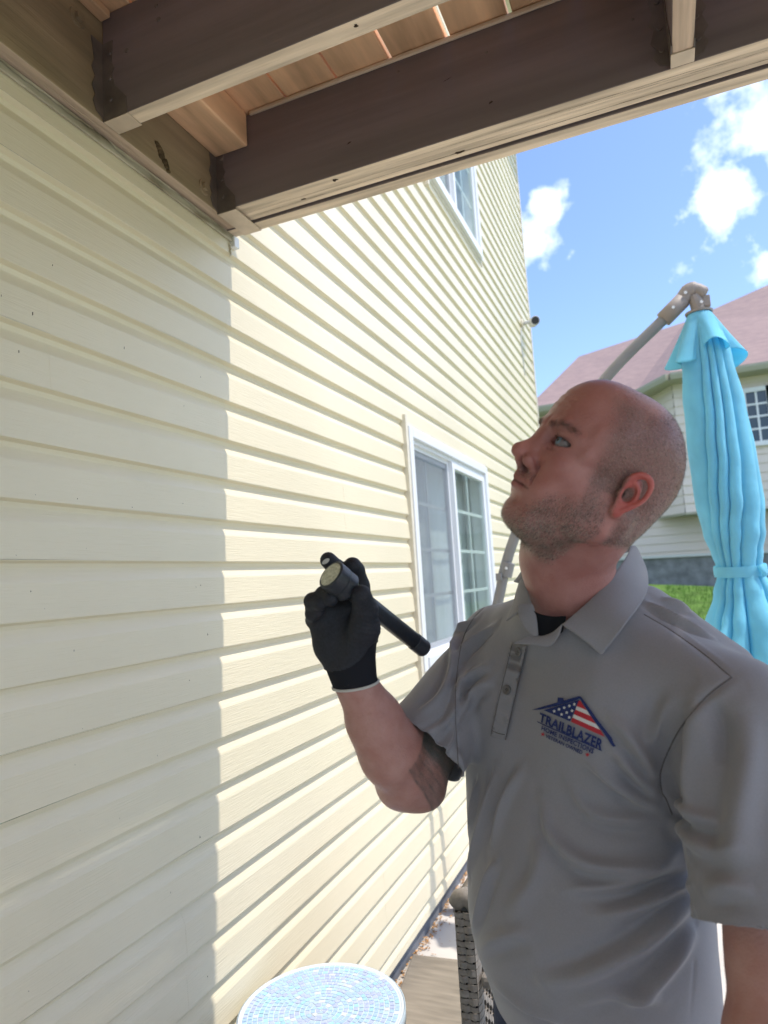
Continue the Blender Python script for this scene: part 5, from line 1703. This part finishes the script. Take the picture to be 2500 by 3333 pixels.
for cx_, cy_, r_0 in ((335, 898, 34), (1013, 1208, 38)):
    poly(rd, [(cx_ + (r_0 if k % 2 == 0 else r_0 * .5) * math.sin(k * math.pi / 5 + .3), cy_ - (r_0 if k % 2 == 0 else r_0 * .5) * math.cos(k * math.pi / 5 + .3)) for k in range(10)], L1 + .0003)
rd.build('logo_red_thread', M['redth'], lo_, recalc=False)['kind'] = 'stuff'; wt.build('logo_white_thread', M['whiteth'], lo_, recalc=False)['kind'] = 'stuff'
poly_u = MB(); poly(poly_u, [(245, 695), (330, 735), (330, 752), (248, 712)], L1); poly(poly_u, [(330, 735), (1235, 1140), (1235, 1155), (330, 752)], L1)
poly_u.build('logo_rule', M['navy'], lo_, recalc=False)
def emb_text(txt, p0, p1, up0, up1, name, bold=.02, lift=.0018):
    """text between baseline p0->p1 (picture units), cap-height vectors at both ends"""
    cu = bpy.data.curves.new(name, 'FONT'); cu.body = txt; cu.offset = bold; cu.resolution_u = 3; cu.space_character = 1.05
    ob_ = bpy.data.objects.new(name, cu); COL.objects.link(ob_)
    dg = bpy.context.evaluated_depsgraph_get(); me = bpy.data.meshes.new_from_object(ob_.evaluated_get(dg))
    bpy.data.objects.remove(ob_)
    bm = bmesh.new(); bm.from_mesh(me)
    bmesh.ops.triangulate(bm, faces=bm.faces)
    bmesh.ops.subdivide_edges(bm, edges=[e for e in bm.edges if e.calc_length() > .25], cuts=2)
    bmesh.ops.triangulate(bm, faces=bm.faces)
    xs_ = [v.co.x for v in bm.verts]; ys_ = [v.co.y for v in bm.verts]; x0_, x1_, y1_ = min(xs_), max(xs_), max(ys_)
    for v in bm.verts:
        t = (v.co.x - x0_) / (x1_ - x0_); h_ = v.co.y / y1_
        b = np.array(p0) * (1 - t) + np.array(p1) * t; u = np.array(up0) * (1 - t) + np.array(up1) * t
        v.co = lg(b + u * h_, lift)
    bm.to_mesh(me); bm.free(); me.materials.append(M['navy'])
    o_ = bpy.data.objects.new(name, me); COL.objects.link(o_); o_.parent = lo_
    return o_
emb_text("TRAILBLAZER", (272, 690), (1228, 1140), (20, -128), (34, -158), 'logo_word', .036)
emb_text("HOME INSPECTIONS", (308, 828), (1098, 1192), (14, -62), (20, -78), 'logo_word', .030)
emb_text("VETERAN OWNED", (372, 940), (930, 1204), (10, -50), (14, -56), 'logo_word', .030)

# ---- right hand in a black knit glove, and the torch it grips ------------------
M['glove'] = mat('black_coated_glove', (.020, .022, .030), .62, .35, noise=(300, .3), bump=(600, .5), bumpd=.0006)
M['glovek'] = mat('black_knit_cuff', (.014, .015, .020), .85, .2, bump=(1100, .7), bumpd=.0006)
M['cuffwh'] = mat('white_cuff_edge', (.55, .54, .50), .8, .2)
def Q(zx, zy, d):                       # close-up picture units of the hand
    return P3(630.4 + zx * .2, 1161.3 + zy * .2, d)
TA = Q(412, 392, .885); TB = Q(1435, 1208, .985)
td = (TB - TA).normalized()
lo = Vector(Q(100, 1750, .99)); 
H = Field(np.minimum(np.array(Q(60, 1650, 1.0)), np.array(Q(60, 100, .86))) - .035, np.maximum(np.array(Q(950, 100, 1.02)), np.array(Q(950, 1700, .86))) + .035, .0018)
def hc(a, b, ra_, rb_, k=.006, flat=None): H.cone(np.array(Q(*a)), np.array(Q(*b)), ra_ * mm, rb_ * mm, k, 'u', flat)
vd = np.array(CF)
# forearm cuff and palm
hc((690, 1590, .935), (640, 1380, .935), 32.5, 31, .01, (vd, 1.05))
hc((640, 1380, .935), (500, 1130, .940), 31, 33, .012, (vd, 1.5))
hc((640, 1380, .935), (700, 1100, .935), 28, 28, .014, (vd, 1.45))
hc((500, 1130, .940), (400, 900, .945), 33, 27, .012, (vd, 1.5))
hc((560, 1100, .940), (640, 820, .940), 34, 27, .014, (vd, 1.5))
hc((400, 900, .945), (360, 800, .940), 26, 22, .010, (vd, 1.3))
# heel of the thumb, thumb lying over the torch
hc((700, 1180, .925), (775, 980, .915), 24, 22, .012)
hc((775, 980, .915), (790, 780, .902), 21, 17, .008)
hc((790, 780, .902), (750, 620, .885), 16.5, 13.5, .006)
# four fingers: root beside the palm, knuckle, curled tip (little finger lowest)
def finger(pts, rads, k=.0035):
    for a, b, ra_, rb_ in zip(pts[:-1], pts[1:], rads[:-1], rads[1:]): hc(a, b, ra_, rb_, k)
finger([(330, 930, .950), (235, 890, .945), (225, 820, .925), (290, 800, .915)], [13, 11, 10, 9])
finger([(350, 850, .955), (240, 760, .945), (228, 690, .915), (310, 712, .902)], [13.5, 12, 12, 10])
finger([(420, 760, .960), (330, 660, .950), (350, 620, .915), (425, 660, .895)], [14, 13, 12.5, 10.5])
finger([(760, 700, .960), (730, 520, .962), (680, 360, .955), (655, 310, .945)], [15, 14.5, 14, 13])
# tip of the fourth finger hooked behind the lamp head
finger([(600, 560, .965), (480, 330, .950), (395, 245, .925)], [13, 12.5, 11.5])
# keep the torch's bore free
H.cone(np.array(TA), np.array(TB), .0128, .0128, .001, 's')
gv, gf = H.mesh(); gv = relax(gv, gf, 1, .4)
gl0 = gv.copy()
# knit wrinkles across the thumb heel and palm
gn = vnormals(gv, gf)
ax1 = np.array(Q(740, 900, .92)); dax = np.array(Q(800, 700, .92)) - np.array(Q(720, 1150, .92)); dax /= np.linalg.norm(dax)
tq = (gv - ax1) @ dax; rad_ = np.linalg.norm(gv - np.array(Q(820, 900, .905)), axis=1)
gv = gv + gn * (.0007 * np.sin(tq * 900 + 2 * np.sin(tq * 160)) * np.clip(1 - rad_ / .045, 0, 1))[:, None]
cA = np.array(Q(690, 1585, .935)); cn_ = np.array(Q(660, 1790, .935)) - np.array(Q(600, 1400, .935)); cn_ /= np.linalg.norm(cn_)
seamA = np.array(Q(600, 1395, .935))
gv, gf = cutmesh(gv, gf, [(lambda v: (v - cA) @ cn_, lambda v: np.tile(cn_, (len(v), 1)))])
# gap between coated palm and knit cuff: a shallow curved step
px_ = (gv - np.array(CAM)); dz_ = px_ @ np.array(CF); pxx = 829.5 + (px_ @ np.array(CR)) / dz_ / KP; pyy = 1106 - (px_ @ np.array(CU)) / dz_ / KP
zx_ = (pxx - 630.4) / .2; zy_ = (pyy - 1161.3) / .2
crv = zy_ - np.interp(zx_, [340, 430, 560, 660, 740, 790, 830, 900], [1425, 1450, 1430, 1385, 1320, 1260, 1190, 1130])
gn = vnormals(gv, gf)
gv = gv + gn * (-.0011 * sm(-6, 10, crv) + .0007 * np.exp(-((crv + 12) / 14) ** 2))[:, None]
fm = (crv[gf].mean(1) > 0)
glove = mk_mesh('work_glove', gv, gf, [M['glove'], M['glovek']], man)
glove.data.polygons.foreach_set('material_index', fm.astype(np.int32))
# pale overlocked edge of the cuff: follow the cut rim
rim_i = np.where(np.abs((gv - cA) @ cn_) < .0006)[0]
rp = gv[rim_i]; cc = rp.mean(0); uu = np.cross(cn_, vd); uu /= np.linalg.norm(uu); ww = np.cross(cn_, uu)
an = np.arctan2((rp - cc) @ ww, (rp - cc) @ uu); rr_ = np.linalg.norm(rp - cc, axis=1)
ring = []
for k in range(40):
    t = -math.pi + 2 * math.pi * k / 40; dd_ = np.abs((an - t + math.pi) % (2 * math.pi) - math.pi); m_ = dd_ < .2
    r0 = rr_[m_].max() if m_.any() else .03
    ring.append(r0)
ring = np.array(ring)
for _ in range(3): ring = (np.roll(ring, 1) + ring + np.roll(ring, -1)) / 3
ring = np.maximum(ring, .024)
rg_ = [tuple(cc + (uu * math.cos(-math.pi + 2 * math.pi * k / 40) + ww * math.sin(-math.pi + 2 * math.pi * k / 40)) * (ring[k % 40] + .0004)) for k in range(42)]
MB().tube(rg_, .0019, 8, caps=False).build('cuff_edge', M['cuffwh'], glove, smooth=True)
# reflected glint on the hooked fingertip, drawn as a white oval
pc = Q(368, 258, 1.0)
gb = BVHTree.FromPolygons([tuple(a) for a in gv], [tuple(int(i) for i in q) for q in gf])
mb = MB()
oval = []
for k in range(20):
    t = 2 * math.pi * k / 20; x_ = 44 * math.cos(t); y_ = 22 * math.sin(t); ca, sa = math.cos(-.6), math.sin(-.6)
    p_ = Q(368 + x_ * ca - y_ * sa, 256 + x_ * sa + y_ * ca, 1.0); q = gb.ray_cast(CAM, (p_ - CAM).normalized())
    if q[0] is not None: oval.append(tuple(q[0] + q[1] * .0006))
if len(oval) > 6:
    c0 = tuple(sum((Vector(o_) for o_ in oval), Vector()) / len(oval) + Vector(-CF) * .0012)
    mb.add([c0] + oval, [(0, i + 1, (i + 1) % len(oval) + 1) for i in range(len(oval))])
    mb.build('fingertip_glint', M['cuffwh'], glove, smooth=True, recalc=False)

torch = thing('torch', 'black metal torch gripped in the raised gloved hand', 'torch', tuple(TA + (TB - TA) * .5))
M['torchm'] = mat('black_anodised', (.022, .027, .036), .36, .5, noise=(200, .2), bump=(1500, .3), bumpd=.0003)
M['lens'] = mat('torch_lens', (.42, .42, .30), .12, .6, noise=(260, .5), col2=(.70, .70, .55))
M['brass'] = mat('clip_wear', (.30, .20, .10), .4, .5)
def along(t): return TA + td * t
Lh = (TB - TA).length
MB().tube([along(t) for t in (.001, .002, .006, .018, .020, .034, .040, .046)], [.0195, .0208, .0212, .0212, .0205, .0205, .0150, .0122], 40).build('torch_head', M['torchm'], torch, smooth=False, bevel=.0006)
MB().tube([along(t) for t in (.0462, .060, .0615, .063, Lh - .026)], [.0120, .0120, .0114, .0120, .0120], 32).build('torch_body', M['torchm'], torch, smooth=True)
MB().tube([along(Lh - .0255), along(Lh - .0250), along(Lh - .003), along(Lh)], [.0118, .0127, .0127, .0112], 32).build('tail_cap', M['torchm'], torch, smooth=False, bevel=.0005)
ln = MB(); u0 = td.orthogonal().normalized(); w0 = td.cross(u0)
ln.grid([[tuple(along(.0009 + .003 * (1 - r / .0172) * .0) - td * (.0 if r > 0 else 0) + (u0 * math.cos(t) + w0 * math.sin(t)) * max(r, 1e-5)) for t in [2 * math.pi * k / 36 for k in range(36)]] for r in (0, .004, .008, .012, .0172)], closed_u=True)
le = ln.build('lens', M['lens'], torch, smooth=False, recalc=False)
lr = random.Random(4); dm = MB()
for i in range(46):
    a_ = lr.uniform(0, 6.28); r_ = .016 * math.sqrt(lr.random()); s_ = lr.uniform(.0008, .0020)
    c_ = along(.0006) + (u0 * math.cos(a_) + w0 * math.sin(a_)) * r_
    dm.add([tuple(c_ - td * .0004)] + [tuple(c_ + (u0 * math.cos(k * math.pi / 3) + w0 * math.sin(k * math.pi / 3)) * s_) for k in range(6)], [(0, i2 + 1, (i2 + 1) % 6 + 1) for i2 in range(6)])
dm.build('lens_facets', M['lens'], le, recalc=False)
cp_ = Q(655, 505, .90)
cl = (cp_ - along((cp_ - TA).dot(td))).normalized()
cb2 = along(.052) + (-Vector(CF) * .0122).lerp(Vector(CU) * .0122, .0)
MB().tube([cb2 + Vector(CU) * .004, cb2 - Vector(CU) * .006 - Vector(CR) * .003], .0022, 8).build('clip', M['brass'], torch, smooth=True)

# ---- trousers and shoes ---------------------------------------------------------
T_ = Field((.56, .72, -.02), (1.12, 1.32, .92), .007)
hipc = np.array([.850, 1.050, .0])
T_.ell(hipc + np.array([0, 0, .84]), (.166, .112, .10), 0, B=BB)
for sg, S_ in ((1, BB[0]), (-1, -BB[0])):
    hp = hipc + S_ * .088 + np.array([0, 0, .78]); kn_ = hipc + S_ * .105 + BB[1] * .02 + np.array([0, 0, .46]); an_ = hipc + S_ * .125 + np.array([0, 0, .07])
    T_.cone(hp, kn_, .092, .070, .03); T_.cone(kn_, an_, .070, .062, .02)
tv, tf = T_.mesh(); tv = relax(tv, tf, 2, .5)
tn = vnormals(tv, tf)
tv = tv + tn * (.003 * np.sin(tv[:, 2] * 70 + 2 * np.sin(tv[:, 0] * 40)) * np.exp(-(tv[:, 2] - .1) ** 2 / .02) + .002 * np.sin(tv[:, 2] * 30 + tv[:, 1] * 40))[:, None]
tv, tf = cutmesh(tv, tf, [plane((.85, 1.05, .055), (0, 0, -1.)), plane((.85, 1.05, .885), (0, 0, 1.))])
mk_mesh('trousers', tv, tf, M['jeans'], man)
bl_ = MB(); ringb = lambda r, z_: [tuple(hipc + BB[0] * (.160 + r) * math.cos(t) + BB[1] * (.112 + r) * math.sin(t) + np.array([0, 0, z_])) for t in [2 * math.pi * k / 48 for k in range(48)]]
bl_.grid([ringb(.002, .845), ringb(.006, .847), ringb(.006, .880), ringb(.002, .882)], closed_u=True)
bl_.build('belt', M['belt'], man, smooth=False, recalc=False)
for sg in (1, -1):
    S_ = Field(hipc + BB[0] * .125 * sg + np.array([-.22, -.24, -.03]), hipc + BB[0] * .125 * sg + np.array([.16, .16, .16]), .006)
    a_ = hipc + BB[0] * .125 * sg
    S_.cone(a_ + np.array([0, 0, .045]) - BB[1] * .03, a_ + BB[1] * .10 + BB[0] * .01 * sg + np.array([0, 0, .035]), .042, .040, .02, flat=((0, 0, 1), .95))
    S_.cone(a_ + BB[1] * .10 + BB[0] * .01 * sg + np.array([0, 0, .035]), a_ + BB[1] * .165 + BB[0] * .01 * sg + np.array([0, 0, .03]), .040, .034, .02, flat=((0, 0, 1), 1.2))
    S_.cone(a_ + np.array([0, 0, .045]), a_ + np.array([0, 0, .11]), .046, .048, .02)
    v_, f_ = S_.mesh(); v_ = relax(v_, f_, 1, .5)
    v_, f_ = cutmesh(v_, f_, [plane(a_ + np.array([0, 0, .003]), (0, 0, -1.)), plane(a_ + np.array([0, 0, .13]), (0, 0, 1.))])
    so_ = mk_mesh('shoe', v_, f_, M['belt'], man)
    ss = so_.modifiers.new('solid', 'SOLIDIFY'); ss.thickness = .003; ss.offset = -1
